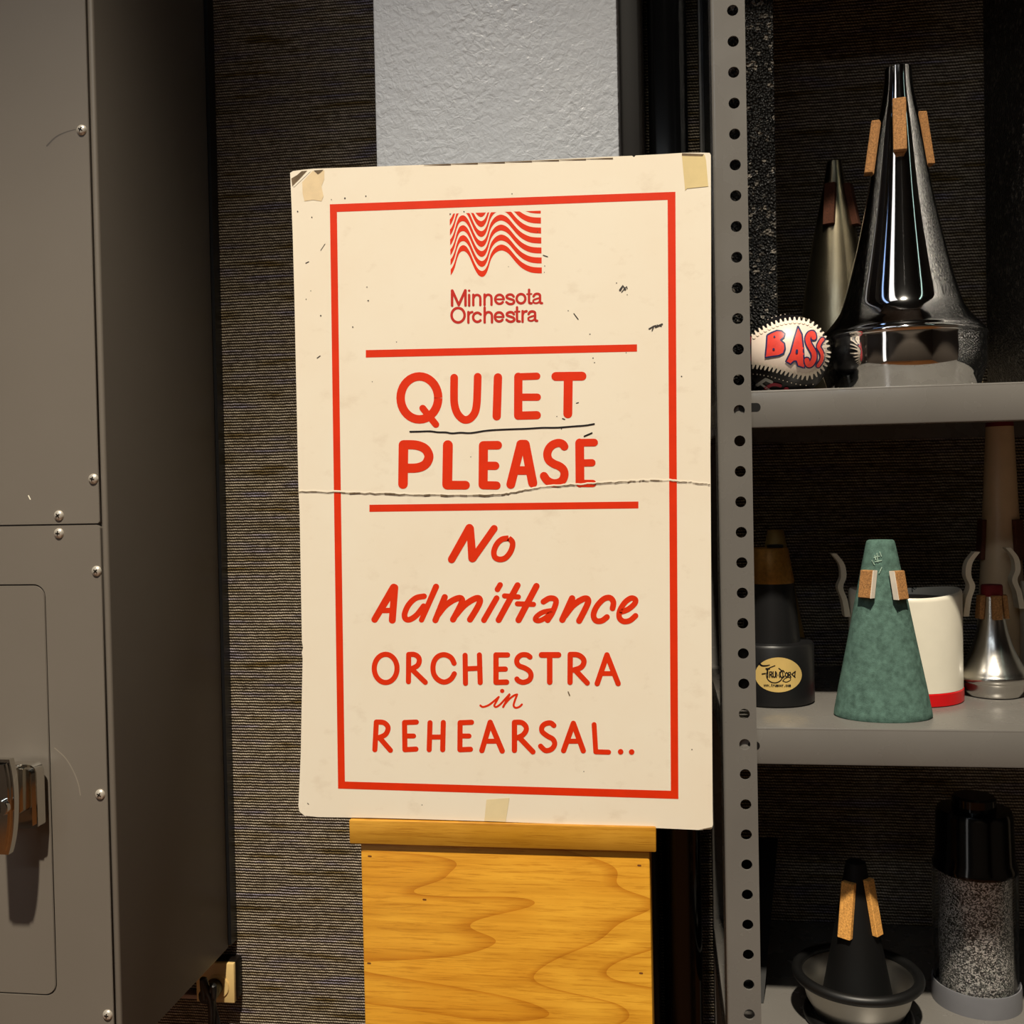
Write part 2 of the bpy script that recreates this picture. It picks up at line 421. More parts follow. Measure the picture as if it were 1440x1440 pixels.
# glowing panel and strips added behind or above the camera for chrome highlights
def window(n, xw, y0, y1, z0, z1, L, col, label):
    s_ = 1 if xw < 0 else -1
    t_ = struct(box('window_%d' % n, xw, xw+s_*.03, y0-.05, y1+.05, z0-.05, z1+.05, 'white_trim'), label)
    m = NT('window_glow_%d' % n); m.set(Base_Color=(.8, .8, .8, 1)); m.b.inputs['Emission Color'].default_value = col+(1,); m.b.inputs['Emission Strength'].default_value = L
    MATS['glow%d' % n] = m.m
    box('pane', xw+s_*.03, xw+s_*.034, y0, y1, z0, z1, 'glow%d' % n, t_)
window(1, RX0, -3.75, -3.15, .3, 3.2, 1.6, (1, .97, .92), 'tall bright window near the back corner')
def strip_light(a, b, wd, L, col, label):
    a, b = Vector(a), Vector(b); d = (b-a).normalized(); n_ = Vector((-d.y, d.x)); c_ = (a+b)/2
    t_ = thing('hung_linear_light', label, 'light', (c_.x, c_.y, HUNG), 'hung linear lights')
    nm = 'strip%d' % len(MATS); m = NT(nm); m.set(Base_Color=(.8, .8, .8, 1)); m.b.inputs['Emission Color'].default_value = col+(1,); m.b.inputs['Emission Strength'].default_value = L; MATS[nm] = m.m
    for part, w_, z0, z1, mt in (('housing', wd+.04, HUNG-.05, HUNG, 'white_trim'), ('diffuser', wd, HUNG-.06, HUNG-.05, nm)):
        V = [tuple(p+n_*s_*w_/2)+(z,) for z in (z0, z1) for p, s_ in ((a, -1), (b, -1), (b, 1), (a, 1))]
        mk(part, V, [[0, 1, 2, 3], [7, 6, 5, 4], [0, 4, 5, 1], [1, 5, 6, 2], [2, 6, 7, 3], [3, 7, 4, 0]], mt, t_)
    for p in (a*.8+b*.2, a*.2+b*.8): tube('wire', [(p.x, p.y, HUNG), (p.x, p.y, CEIL)], .003, 'grey_plastic', t_, 6)
def from_mute(az, d0, d1):    # ends in line with the chrome mute, so its reflection forms a streak
    a = math.radians(az); return [(.36+math.sin(a)*d, 1-math.cos(a)*d) for d in (d0, d1)]
strip_light(*from_mute(-36, 1.6, 5.4), .55, 1.3, (1, .97, .93), 'widest white hung linear light')
strip_light(*from_mute(-56, 1.4, 3.8), .16, 1.5, (.34, .56, 1), 'short bluish hung linear light')
strip_light(*from_mute(32, 1.6, 4.8), .08, 1.6, (.66, .98, .85), 'narrow greenish hung linear light')

# pale grey column behind the sign
COLY = 0.99
cx0, cx1 = at(527, 150, COLY).x, at(870, 150, COLY).x
cl = box('column', cx0, cx1, COLY, WALL, 0, CEIL, 'column', None, 0.003, 2); struct(cl, 'pale grey column with thick textured paint rising behind the sign')

# lamps that light the room (out of frame)
t = thing('recessed_downlight', 'round recessed ceiling downlight in front of the wall', 'light', (LAMP[0], LAMP[1], CEIL))
lathe('trim_ring', [(0.09, CEIL), (0.12, CEIL), (0.12, CEIL-.008), (0.085, CEIL-.012), (0.085, CEIL-.002)], LAMP[0], LAMP[1], 'white_trim', t, 40)
for (x, y, z, k) in ((-1.85, -2.6, 3.35, 0), (-.55, -2.6, 3.35, 1)):
    t = thing('hanging_tube_light', ('right' if k else 'left')+' one of two hanging fluorescent tube fixtures', 'light', (x, y, z+.03))
    box('housing', x-.62, x+.62, y-.12, y-.0, z+.10, z+.16, 'white_trim', t, .006)
    for s in (-.5, .5): tube('wire', [(x+s, y-.06, z+.16), (x+s, y-.06, CEIL)], .003, 'grey_plastic', t, 6)

# ================================================================== METAL WALL CABINET
CF, CB = 0.930, 1.182
XR = at(150.5, 720, CF).x; XL = XR-0.46
zb = at(316.3, 1333, CB).z; zt = 2.35
cab = thing('metal_cabinet', 'dark grey metal wall cabinet with screwed panels, left of the sign', 'cabinet', (XR-.23, CF, zb))
box('body', XL, XR-.0066, CF+.0045, CB, zb, zt, 'cabinet', cab, .002)
box('backing_board', XL, at(311, 770, CB).x, CB, WALL-.0005, zb+.004, zt, 'black_plastic', cab)  # black board added to supply the dark band beside the cabinet
ed = box('edge_strip', XR-.0066, XR, CF, CB, zb, zt, 'cabinet', cab, .0028, 3)
seam = at(145, 737, CF); pr = at(144.6, 700, CF).x
zm = seam.z
up_p = prism('panel', round_rect(XL, XR-.0078, zm+.0006, zt-.004, [.0015, .0015, .0015, .003]), CF, CF+.0044, 'cabinet', cab, .0004)
# lower panel with a door opening
dT, dB, dR = at(40, 822, CF).z, at(40, 1399, CF).z, at(71.5, 1100, CF).x
dl = XR-.40
op = round_rect(dl, dR, dB, dT, .0125, 8)
lo_p = prism('panel', round_rect(XL, XR-.0078, zb+.004, zm-.0006, [.004, .0015, .0015, .0015]), CF, CF+.0044, 'cabinet', cab, .0004, hole=op)
door = prism('door', round_rect(dl+.0011, dR-.0011, dB+.0011, dT-.0011, .0115, 8), CF, CF+.0044, 'cabinet', cab, .0005)
def screw(px, py, lab=None):
    P = at(px, py, CF); r = .0051
    pr_ = [(r, 0), (r*.97, .0008), (r*.8, .0018), (r*.5, .0025), (.0, .0028)]
    V, Fc = [], []; seg = 20; rings = []
    for rr, h in pr_:
        if rr == 0: rings.append([len(V)]); V.append((P.x, P.y-h, P.z))
        else:
            rings.append(list(range(len(V), len(V)+seg)))
            for i in range(seg):
                a = 2*math.pi*i/seg; V.append((P.x+rr*math.cos(a), P.y-h, P.z+rr*math.sin(a)))
    for A, B in zip(rings, rings[1:]):
        for i in range(seg):
            j = (i+1) % seg
            Fc.append([A[i], A[j], B[0]] if len(B) == 1 else [A[i], A[j], B[j], B[i]])
    s = mk('screw', V, Fc, 'screw_steel', cab, True)
    a0 = random.uniform(0, 1.5); bms = []
    for k in (0, 1):
        b = box_bm(-.0022, .0022, -.0030, -.0014, -.0005, .0005)
        bmesh.ops.transform(b, matrix=Matrix.Translation(P) @ Matrix.Rotation(a0+k*math.pi/2, 4, 'Y'), verts=b.verts); bms.append(b)
    bmobj('cross_slot', join_bm(bms), 'screw_recess', s)
for p in ((115, 183), (131.5, 673.5), (83, 725), (83, 750), (136, 803), (141, 1117), (151.5, 1427)): screw(*p)
put_cab = lambda x, y, l: at(x, y, CF-.00006-l)
marks('scuff', [(sm([(66, 205), (78, 193), (92, 186), (106, 182)]), 2.4, 1.0)], put_cab, 'scratch_dark', cab)
marks('scuff', [([(40, 697), (42.5, 702)], 1.6)], put_cab, 'torn_card', cab)
marks('scuff', [(sm([(77, 1052), (92, 1066), (103, 1084), (110, 1102), (113, 1118)]), 1.5)], put_cab, 'scratch_light', cab)

# chrome swing handle on the cabinet door
hc = at(22, 1122, CF)
hp = prism('handle_plate', [(hc.x-.045+.0+.068*0.5+.036*math.copysign(abs(math.cos(t))**.75, math.cos(t))-.012, hc.z+.0335*math.copysign(abs(math.sin(t))**.6, math.sin(t))) for t in [2*math.pi*i/48 for i in range(48)]], CF-.010, CF, 'chrome_handle', door, .003)
hp.name = 'handle'
hx1 = at(51, 1122, CF-.022).x; hx0 = hx1-.036
h0 = at(40, 1076, CF-.022).z; h1 = at(40, 1166, CF-.022).z
hb = prism('handle', round_rect(hx0, hx1, h1, h0, [.009, .009, .004, .004]), CF-.024, CF-.008, 'chrome_handle', door, .0035, seg=4)
hb['label'] = 'chrome handle housing'
gx1 = at(20.5, 1130, CF-.050).x; g0 = at(10, 1069, CF-.050).z; g1 = at(10, 1203, CF-.050).z
box('handle_neck', gx1-.030, gx1-.012, CF-.042, CF-.022, g1+.03, g0-.012, 'chrome_handle', door, .003, 3)
gp = []
for i in range(17): t_ = i/16; gp.append((gx1-.0055*abs(2*t_-1)**2.5-.0035*t_, g0+(g1-g0)*t_))
gp += [(gx1-.034, g1), (gx1-.036, g0)]
grip = prism('grip', gp, CF-.052, CF-.041, 'chrome_handle', door, .004, seg=5); grip['label'] = 'chrome handle grip with key lock'
lc = at(4, 1135, CF-.052)
def disc_y(name, cx, cz, y0, y1, r, mat, parent, seg=28, bev=.0006):
    return prism(name, [(cx+r*math.cos(2*math.pi*i/seg), cz+r*math.sin(2*math.pi*i/seg)) for i in range(seg)], y0, y1, mat, parent, bev)
# ring, then the keyway, both pieces of the door's handle
disc_y('key_lock', lc.x, lc.z, CF-.0565, CF-.0515, .0075, 'chrome_handle', door)
box('keyway', lc.x-.0007, lc.x+.0007, CF-.0568, CF-.0560, lc.z-.004, lc.z+.004, 'screw_recess', door)

# ================================================================== OUTLET UNDER THE CABINET
OY = 1.178
o0, o1 = at(275, 1353, OY), at(330, 1411, OY)
out = thing('power_outlet', 'cream surface-mounted power outlet under the grey cabinet', 'outlet', (o0.x*.5+o1.x*.5, WALL, o1.z))
box('back_box', o0.x+.001, o1.x+.0015, OY+.006, WALL, o1.z+.002, o0.z+.002, 'dark_brown_wood', out, .002)  # shade on the box side is put into its dark brown colour
box('face_plate', o0.x, o1.x, OY, OY+.006, o1.z, o0.z, 'cream_plastic', out, .0012)
oc = at(306, 1387, OY)
disc_y('socket', oc.x, oc.z, OY-.0018, OY+.001, .0148, 'cream_plastic', out)
pl = thing('power_plug', 'black plug with two cords pushed into the cream outlet', 'plug', (oc.x, OY, oc.z))
pc = at(294, 1384, OY-.03)
def rings_y(name, cx, cz, prof, mat, parent, seg=24):
    V, Fc = [], []
    for (y, r) in prof:
        for i in range(seg): a = 2*math.pi*i/seg; V.append((cx+r*math.cos(a), y, cz+r*math.sin(a)))
    for k in range(len(prof)-1):
        for i in range(seg): j = (i+1) % seg; Fc.append([k*seg+i, k*seg+j, (k+1)*seg+j, (k+1)*seg+i])
    Fc.append(list(range(seg))); Fc.append(list(range((len(prof)-1)*seg, len(prof)*seg)))
    return mk(name, V, Fc, mat, parent, True)
rings_y('plug_body', oc.x-.003, oc.z, [(OY-.002, .0105), (OY-.012, .011), (OY-.026, .0095), (OY-.032, .006)], 'black_rubber', pl)
q0 = at(289, 1374, OY-.03)
tube('cord', sm([(oc.x-.003, OY-.030, oc.z), (q0.x, OY-.036, q0.z), tuple(at(291, 1392, OY-.036)), tuple(at(297, 1412, OY-.03)), tuple(at(298, 1470, OY-.02)), tuple(at(300, 1700, OY-.01))]), .0042, 'black_rubber', pl)
tube('cord', sm([(oc.x, OY-.030, oc.z), tuple(at(300, 1386, OY-.037)), tuple(at(301, 1400, OY-.034)), tuple(at(300, 1414, OY-.022)), tuple(at(309, 1470, OY-.015)), tuple(at(318, 1700, OY-.006))]), .0036, 'black_rubber', pl)
ra, rb = at(-20, 1397, WALL-.012), at(276, 1402, WALL-.012)
tag(box('cable_raceway', ra.x, o0.x, WALL-.012, WALL, rb.z-.003, rb.z+.0025, 'beige_raceway', None, .001), 'thin beige cable raceway leading to the cream outlet', 'raceway')

# ================================================================== PLYWOOD PEDESTAL
LY = 0.8600
l0, l1 = at(490.5, 1152, LY), at(922.5, 1165, LY)
lz1 = (l0.z+l1.z)/2; lz0 = (at(492, 1184.8, LY).z+at(922, 1200.7, LY).z)/2
px0, px1 = at(508.5, 1250, LY+.0045).x, at(915.5, 1300, LY+.0045).x
ped = thing('plywood_pedestal', 'varnished plywood stand with an oak cap, under the sign', 'stand', ((px0+px1)/2, LY+.06, 0))
box('cap_board', l0.x, l1.x, LY, COLY-.004, lz0, lz1, 'oak_edge', ped, .0012)
box('front_panel', px0, px1, LY+.0045, LY+.022, 0, lz0, 'plywood', ped, .0016)
box('side_panel', px0, px0+.014, LY+.022, COLY-.006, 0, lz0, 'plywood', ped, .001)
box('side_panel', px1-.014, px1, LY+.022, COLY-.006, 0, lz0, 'plywood', ped, .001)
put_ply = lambda x, y, l: at(x, y, LY+.0045-.00008-l)
for (x, y) in ((520, 1204), (899, 1217), (597, 1265), (519, 1354.5), (901.5, 1368.5)):
    marks('nail_hole', [([(x-1.5, y), (x+1.5, y+.3)], 2.6)], put_ply, 'nail_hole', ped)

# ================================================================== THE SIGN
SY = 0.8635
putS = lambda x, y, l: at(x, y, SY-.00010-l)
outline = [(408, 243), (412, 240.5), (425, 238.8), (440, 237.3), (500, 235.2), (560, 233), (630, 230.6), (700, 228), (790, 223.5), (850, 220.5), (889, 219), (891.5, 221), (894, 218.6), (930, 216.8), (959, 215), (985, 214.6), (998, 215), (999.6, 218),
           (1000, 330), (1000, 450), (999, 640), (999.4, 690), (1000.6, 900), (1002.2, 1140), (1002.6, 1160), (1000.5, 1166), (983, 1167.2), (900, 1163.4), (800, 1159.2), (700, 1155.4), (600, 1152.2), (520, 1150), (470, 1149.4), (447, 1149), (428, 1147), (421, 1141),
           (419.6, 1134), (420.3, 1118), (421.2, 1100), (423, 1059), (424, 1000), (425.6, 925), (424.2, 918), (426.2, 911), (424.6, 903), (423.6, 850), (421.4, 720), (419.8, 692), (417, 560), (413.8, 410), (411.6, 330), (409.6, 280)]
pts3 = [at(x, y, SY) for x, y in outline]
sgn = thing('notice_sign', 'cream card sign reading QUIET PLEASE in red hand lettering', 'sign', (at(710, 1150, SY).x, SY+.002, min(p.z for p in pts3)))
n = len(pts3); V = [p for p in pts3]+[Vector((p.x, SY+.0035, p.z)) for p in pts3]
mk('card', V, [list(range(n))[::-1], list(range(n, 2*n))]+[[i, (i+1) % n, n+(i+1) % n, n+i] for i in range(n)], 'card', sgn)
# printed border and rules
bo = [(463.8, 287.3), (949.8, 269.7), (954, 1123.6), (475.4, 1109)]; bi = [(473.8, 298), (938.8, 281), (943.4, 1112), (485, 1099)]
polys('printed_border', [[bo[i], bo[(i+1) % 4], bi[(i+1) % 4], bi[i]] for i in range(4)], putS, 'red_ink', sgn, 'red printed frame line')
polys('printed_rule', [[(514.4, 492.3), (895.8, 484.2), (895.8, 494.4), (514.4, 502.8)]], putS, 'red_ink', sgn, 'red rule above QUIET')
polys('printed_rule', [[(519.5, 709.8), (897.8, 705.2), (897.8, 714.9), (519.5, 719.8)]], putS, 'red_ink', sgn, 'red rule below PLEASE')
def crop(ox, oy, s): return lambda P: [(ox+x/s, oy+y/s) for x, y in P]
def word(name, items, ox, oy, s, mat, label):
    c = crop(ox, oy, s); st = []
    for it in items: st.append((c(it[0]), it[1]/s)+((it[2]/s,) if len(it) > 2 else ()))
    return marks(name, st, putS, mat, sgn, label)
Q = [(ell(224, 268, 119, 136), 54), ([(245, 333), (328, 436)], 43),
     (sm([(444, 140), (443, 250), (446, 310), (462, 362), (490, 396), (517, 407), (548, 396), (575, 360), (586, 310), (590, 240), (593, 134)]), 49),
     ([(721, 138), (713, 384)], 53),
     ([(850, 134), (849, 380)], 53), ([(848, 134), (967, 130)], 45), ([(851, 263), (970, 263)], 46), ([(850, 380), (967, 377)], 52),
     ([(1087, 132), (1253, 130)], 56), ([(1166, 135), (1163, 368)], 57)]
word('lettering', Q, 540, 500, 4.5, 'red_ink', 'red word QUIET')
P_ = [([(123, 566), (120, 813)], 61), (sm([(123, 564), (200, 566), (255, 586), (281, 622), (281, 656), (257, 692), (205, 711), (125, 712)]), 58),
      ([(404, 567), (400, 816)], 63), ([(400, 820), (516, 820)], 55),
      ([(629, 570), (627, 817)], 58), ([(629, 568), (720, 567)], 54), ([(630, 697), (704, 697)], 52), ([(627, 820), (712, 822)], 52),
      ([(866, 562), (802, 815)], 56), ([(893, 562), (941, 806)], 58), ([(866, 562), (893, 562)], 58), ([(845, 727), (915, 727)], 54),
      (sm([(1141, 575), (1128, 559), (1100, 553), (1065, 566), (1042, 592), (1033, 627), (1044, 662), (1075, 685), (1110, 700), (1135, 722), (1142, 752), (1131, 785), (1105, 804), (1070, 807), (1035, 792), (1012, 762)]), 52),
      ([(1238, 553), (1240, 806)], 56), ([(1236, 551), (1330, 550)], 48), ([(1238, 680), (1316, 678)], 46), ([(1240, 808), (1321, 809)], 46)]
word('lettering', P_, 540, 500, 4.5, 'red_ink', 'red word PLEASE')
No = [([(549, 43), (463, 194)], 40, 36), ([(553, 45), (563, 188)], 36, 40), ([(566, 190), (668, 45)], 34),
      (sm([(738, 92), (755, 108), (756, 132), (744, 162), (722, 187), (695, 194), (672, 183), (667, 155), (681, 120), (706, 97), (738, 92)]), 27)]
word('lettering', No, 500, 730, 3.4286, 'red_ink', 'red slanted word No')
Ad = [([(184, 330), (92, 484)], 38, 32), ([(189, 330), (177, 487)], 34), ([(135, 441), (175, 440)], 26),
      (sm([(330, 372), (290, 381), (256, 413), (237, 455), (241, 480), (262, 484), (295, 462), (328, 420)]), 28), ([(388, 326), (318, 486)], 30, 26),
      ([(430, 376), (385, 487)], 30), (sm([(398, 460), (430, 420), (468, 392), (502, 380), (514, 394), (498, 432), (470, 484)]), 30), (sm([(484, 462), (520, 420), (558, 392), (590, 380), (600, 396), (584, 432), (552, 484)]), 30),
      ([(697, 317), (684, 339)], 27), ([(680, 381), (619, 487)], 28),
      ([(781, 319), (690, 486)], 30), ([(718, 370), (785, 375)], 25), ([(872, 323), (786, 486)], 31), ([(780, 408), (858, 411)], 25),
      (sm([(906, 398), (934, 382), (960, 385), (966, 405), (948, 452), (926, 487)]), 28), (sm([(948, 440), (905, 448), (876, 466), (866, 484), (884, 490), (912, 478), (940, 455)]), 24),
      ([(1044, 382), (997, 485)], 31), (sm([(1010, 465), (1045, 420), (1082, 392), (1112, 382), (1122, 398), (1104, 440), (1078, 490)]), 30),
      (sm([(1239, 430), (1243, 400), (1226, 379), (1195, 386), (1162, 422), (1147, 462), (1159, 489), (1187, 490), (1212, 472)]), 28),
      (sm([(1285, 446), (1315, 434), (1345, 408), (1349, 388), (1328, 381), (1298, 402), (1274, 442), (1272, 475), (1292, 493), (1322, 489), (1350, 466)]), 27)]
word('lettering', Ad, 500, 730, 3.4286, 'red_ink', 'red slanted word Admittance')
Or = [(ell(145, 171, 55, 68), 25),
      ([(256, 105), (255, 235)], 25), (sm([(256, 104), (283, 104), (303, 117), (307, 138), (297, 158), (272, 172), (258, 178)]), 25), ([(272, 176), (336, 238)], 25),
      (sm([(475, 146), (460, 119), (430, 105), (400, 112), (380, 135), (373, 168), (379, 202), (400, 227), (430, 237), (460, 222), (476, 197)]), 25),
      ([(528, 108), (530, 243)], 25), ([(597, 106), (601, 239)], 25), ([(530, 173), (600, 170)], 24),
      ([(677, 106), (677, 238)], 26), ([(677, 106), (733, 106)], 25), ([(677, 175), (722, 174)], 25), ([(677, 238), (728, 237)], 26),
      (sm([(841, 116), (826, 106), (800, 106), (782, 120), (777, 140), (788, 158), (815, 169), (838, 184), (846, 206), (836, 228), (808, 238), (786, 231), (778, 222)]), 25),
      ([(897, 106), (978, 106)], 28), ([(936, 108), (936, 237)], 27),
      ([(1035, 106), (1034, 238)], 26), (sm([(1035, 104), (1072, 106), (1097, 124), (1100, 146), (1085, 167), (1052, 179)]), 26), ([(1058, 178), (1117, 241)], 26),
      ([(1212, 106), (1165, 244)], 26), ([(1212, 106), (1266, 244)], 26), ([(1185, 196), (1245, 196)], 24)]
word('lettering', Or, 500, 890, 3.4286, 'red_ink', 'red word ORCHESTRA')
word('lettering', [([(707, 280)], 21), (sm([(602, 350), (614, 357), (640, 349), (666, 330), (690, 309)]), 10), (sm([(690, 309), (678, 332), (669, 350), (678, 357), (698, 344), (722, 318), (742, 296)]), 10),
     ([(742, 298), (712, 357)], 11), (sm([(718, 346), (740, 320), (765, 301), (779, 297)]), 10), (sm([(779, 297), (768, 326), (762, 350), (772, 361), (790, 356), (802, 345)]), 10)], 500, 890, 3.4286, 'red_ink', 'small red script word in')
Re = [([(100, 431), (93, 563)], 25), (sm([(100, 430), (134, 432), (154, 449), (155, 470), (140, 493), (105, 507)]), 25), ([(115, 505), (168, 566)], 25),
      ([(236, 432), (238, 563)], 25), ([(236, 432), (293, 430)], 25), ([(238, 497), (280, 497)], 24), ([(238, 563), (291, 560)], 25),
      ([(359, 433), (355, 563)], 25), ([(423, 432), (420, 563)], 25), ([(357, 502), (421, 502)], 24),
      ([(504, 433), (503, 563)], 25), ([(504, 433), (559, 431)], 25), ([(504, 497), (547, 497)], 24), ([(503, 563), (554, 561)], 25),
      ([(649, 431), (609, 567)], 26), ([(649, 431), (707, 569)], 26), ([(628, 522), (682, 522)], 24),
      ([(766, 433), (766, 566)], 26), (sm([(766, 431), (800, 432), (820, 449), (822, 470), (805, 493), (775, 507)]), 25), ([(790, 505), (855, 573)], 26),
      (sm([(956, 446), (940, 434), (915, 438), (899, 453), (900, 476), (925, 497), (951, 512), (960, 536), (945, 560), (916, 567), (892, 546)]), 25),
      ([(1050, 436), (1003, 567)], 26), ([(1050, 436), (1098, 568)], 26), ([(1025, 522), (1079, 522)], 24),
      ([(1150, 442), (1158, 571)], 24), ([(1158, 573), (1220, 575)], 24), ([(1278, 573)], 27), ([(1331, 574)], 27)]
word('lettering', Re, 500, 890, 3.4286, 'red_ink', 'red word REHEARSAL with two dots')
def lc_e(cx, cy, rx=43, ry=46): return [([(cx-rx, cy), (cx+rx, cy)], 20), (ell(cx, cy, rx, ry, 0, -322, 30), 25)]
def lc_s(cx, cy, k=1): return [(sm([(cx+x*k, cy+y*k) for x, y in ((36, -26), (20, -44), (-8, -47), (-33, -34), (-32, -14), (0, -2), (32, 10), (40, 30), (22, 47), (-10, 48), (-38, 30))]), 25)]
def lc_a(cx, cy): return [(sm([(cx-38, cy-22), (cx-24, cy-42), (cx, cy-49), (cx+24, cy-40), (cx+28, cy-14), (cx+28, cy+28), (cx+34, cy+44), (cx+48, cy+46)]), 25), (sm([(cx+28, cy-6), (cx-6, cy+2), (cx-38, cy+16), (cx-38, cy+38), (cx-12, cy+47), (cx+16, cy+36), (cx+28, cy+14)]), 19)]
Mi = [([(257, 1076), (257, 926)], 26), ([(260, 926), (325, 1070)], 26), ([(325, 1070), (390, 924)], 26), ([(393, 924), (393, 1074)], 26), ([(430, 970), (430, 1075)], 25), ([(430, 927)], 25),
      ([(472, 968), (472, 1074)], 25), (sm([(472, 1006), (488, 978), (514, 970), (536, 982), (543, 1008), (543, 1073)]), 25),
      ([(586, 966), (586, 1072)], 25), (sm([(586, 1004), (602, 976), (627, 968), (649, 980), (656, 1006), (656, 1070)]), 25)]
Mi += lc_e(737, 1014)+lc_s(845, 1013)+[(ell(955, 1008, 44, 47), 25), (sm([(1037, 918), (1037, 1036), (1046, 1053), (1062, 1055)]), 25), ([(1016, 962), (1062, 960)], 17)]+lc_a(1120, 1007)
word('lettering', Mi, 600, 280, 7.2, 'logo_red_ink', 'dark red printed word Minnesota')
Orc = [(ell(318, 1175, 66, 73), 26), ([(422, 1143), (422, 1250)], 25), (sm([(422, 1182), (434, 1154), (462, 1143)]), 24), (ell(513, 1196, 43, 46, -40, -318, 28), 25),
       ([(587, 1098), (587, 1248)], 25), (sm([(587, 1182), (603, 1152), (632, 1144), (654, 1158), (661, 1184), (661, 1247)]), 25)]
Orc += lc_e(733, 1192)+lc_s(847, 1191)+[(sm([(915, 1096), (915, 1220), (925, 1236), (942, 1237)]), 25), ([(893, 1140), (941, 1138)], 17), ([(971, 1134), (971, 1241)], 25), (sm([(971, 1173), (984, 1144), (1012, 1134)]), 24)]+lc_a(1070, 1185)
word('lettering', Orc, 600, 280, 7.2, 'logo_red_ink', 'dark red printed word Orchestra')
# wave emblem
low = sm([(243, 772), (262, 745), (285, 690), (308, 606), (335, 545), (370, 526), (402, 541), (432, 584), (460, 648), (490, 715), (522, 766), (557, 787), (588, 774), (612, 735), (630, 680), (650, 614), (680, 563), (715, 533), (755, 520), (795, 530), (832, 556), (870, 600), (912, 650), (960, 695), (1010, 725), (1060, 743), (1110, 750), (1166, 752)], 4)
wav = []
for k in range(8):
    for (xa, ya), (xb, yb) in zip(low, low[1:]):
        q = []
        for x, y in ((xa, ya), (xb, yb)):
            top = 147-30*(x-240)/925; sh = 101*k*(1+.0*x)
            q.append((x-(k*1.8), max(top, y-60-sh), max(top, y-sh)))
        if q[0][2]-q[0][1] < .5 and q[1][2]-q[1][1] < .5: continue
        wav.append([(600+q[0][0]/7.2, 280+q[0][1]/7.2), (600+q[1][0]/7.2, 280+q[1][1]/7.2), (600+q[1][0]/7.2, 280+q[1][2]/7.2), (600+q[0][0]/7.2, 280+q[0][2]/7.2)])
polys('wave_emblem', wav, putS, 'red_ink', sgn, 'red emblem of wavy bands')
# pen line, accent, smudges, specks
c = crop(540, 500, 4.5)
marks('pen_line', [(c(sm([(165, 481), (220, 480), (290, 478), (340, 484), (390, 485), (430, 491), (485, 487), (550, 489), (650, 474), (760, 467), (900, 462), (1000, 456), (1100, 455), (1200, 447), (1270, 442), (1330, 432)])), 2.0), (c([(1267, 510), (1316, 489)]), 1.8)], lambda x, y, l: at(x, y, SY-.0003-l), 'black_pen', sgn, 'black pen underline')
sp = []
for x, y, r_ in ((485, 278.7, 2.2), (514.5, 275.7, 1.8), (418.5, 297.3, 2), (438.5, 305.5, 1.8), (466, 280.5, 1.2), (517.8, 422.8, 2), (451, 443.8, 2), (496, 459.8, 1.8), (516, 403.6, 1.4), (430.5, 420.6, 1.3), (437, 409, 1.3), (557.6, 481, 1.4), (523.5, 536.8, 1.3), (720, 272.6, 1.6), (799, 437, 1.5), (829.6, 470, 1.8), (834, 503.6, 1.8), (836, 510, 1.6), (867, 398, 1.6), (882, 414.6, 1.4), (958.4, 529.4, 2), (789.5, 603, 1.8), (662, 642.5, 1.4), (783, 585.6, 1.4), (973, 1054, 1.6), (593.5, 1132, 1.4), (821, 1085, 1.4), (880.5, 496, 1.3), (715, 375, 1), (756, 326, 1.2), (652.5, 297.6, 1.8), (633, 301, 2.0), (766, 374, 1.4), (765.5, 383, 1.2)):
    sp.append(([(x, y)], r_))
sp += [([(446, 503.5), (450, 500.5)], 1.3), ([(451, 352), (457, 343)], .8), ([(807, 441), (813, 449)], 1.4), ([(764, 359), (770, 361)], 1.4), ([(791, 588.6), (794, 589.6)], 1.6), ([(810.5, 567), (813.5, 566)], 1.2), ([(430, 370), (434, 368)], 1.2), ([(432.5, 1129.5), (434, 1131)], 1.0)]
marks('ink_speck', sp, putS, 'smudge_ink', sgn)['kind'] = 'stuff'
marks('ink_smudge', [([(872, 408), (876, 402), (879, 407)], 3.2), ([(874, 411), (880, 404)], 1.2), ([(881, 403), (882, 406)], 1.4)], putS, 'smudge_ink', sgn, 'small black ink smudge nearer the emblem')
marks('ink_smudge', [([(913, 462.5), (919, 459), (922, 458)], 2.2), ([(917, 465), (919, 460)], 1.6), ([(922, 460), (931, 456)], 2.6), ([(924, 457), (930, 459)], 1.4)], putS, 'smudge_ink', sgn, 'small black ink smudge near the frame line')
marks('ink_smudge', [([(799, 973), (801, 978)], 1.6)], putS, 'crease_dirt', sgn)
# crease across the card: raised torn lip and dirt in the crack
cr = [(400+x/2.3607, 480+y/2.3607) for x, y in [(48, 498), (200, 500), (350, 505), (500, 509), (680, 508), (760, 500), (850, 483), (950, 475), (1050, 470), (1150, 463), (1200, 460), (1280, 462), (1350, 466), (1412, 474)]]
crs = [(x, y+random.uniform(-.9, .9)) for x, y in sm(cr, 9)]
V, Fc = [], []
for i, (x, y) in enumerate(crs):
    for dy, l in ((-1.6, 0), (-.6, .00012), (.4, .00006), (1.4, 0)): V.append(at(x, y+dy, SY-.00022-l))
for i in range(len(crs)-1):
    for k in range(3): Fc.append([i*4+k, i*4+k+1, i*4+k+5, i*4+k+4])
# keep the lip off the red border, where the print is only cracked
mk('crease', V, Fc, 'card', sgn, True)
V, Fc = [], []
for i in range(len(crs)-1):
    if crs[i][0] > 860 and random.random() < .35: continue
    wd = random.uniform(.5, 1.9)*(1.15 if crs[i][0] < 720 else .7)
    stroke_faces([(crs[i][0]-.6, crs[i][1]+1.0), (crs[i+1][0]+.6, crs[i+1][1]+1.0)], wd, V, Fc, lambda x, y, l: at(x, y, SY-.0006-l), cap=False)
mk('crease_crack', V, Fc, 'crease_dirt', sgn)
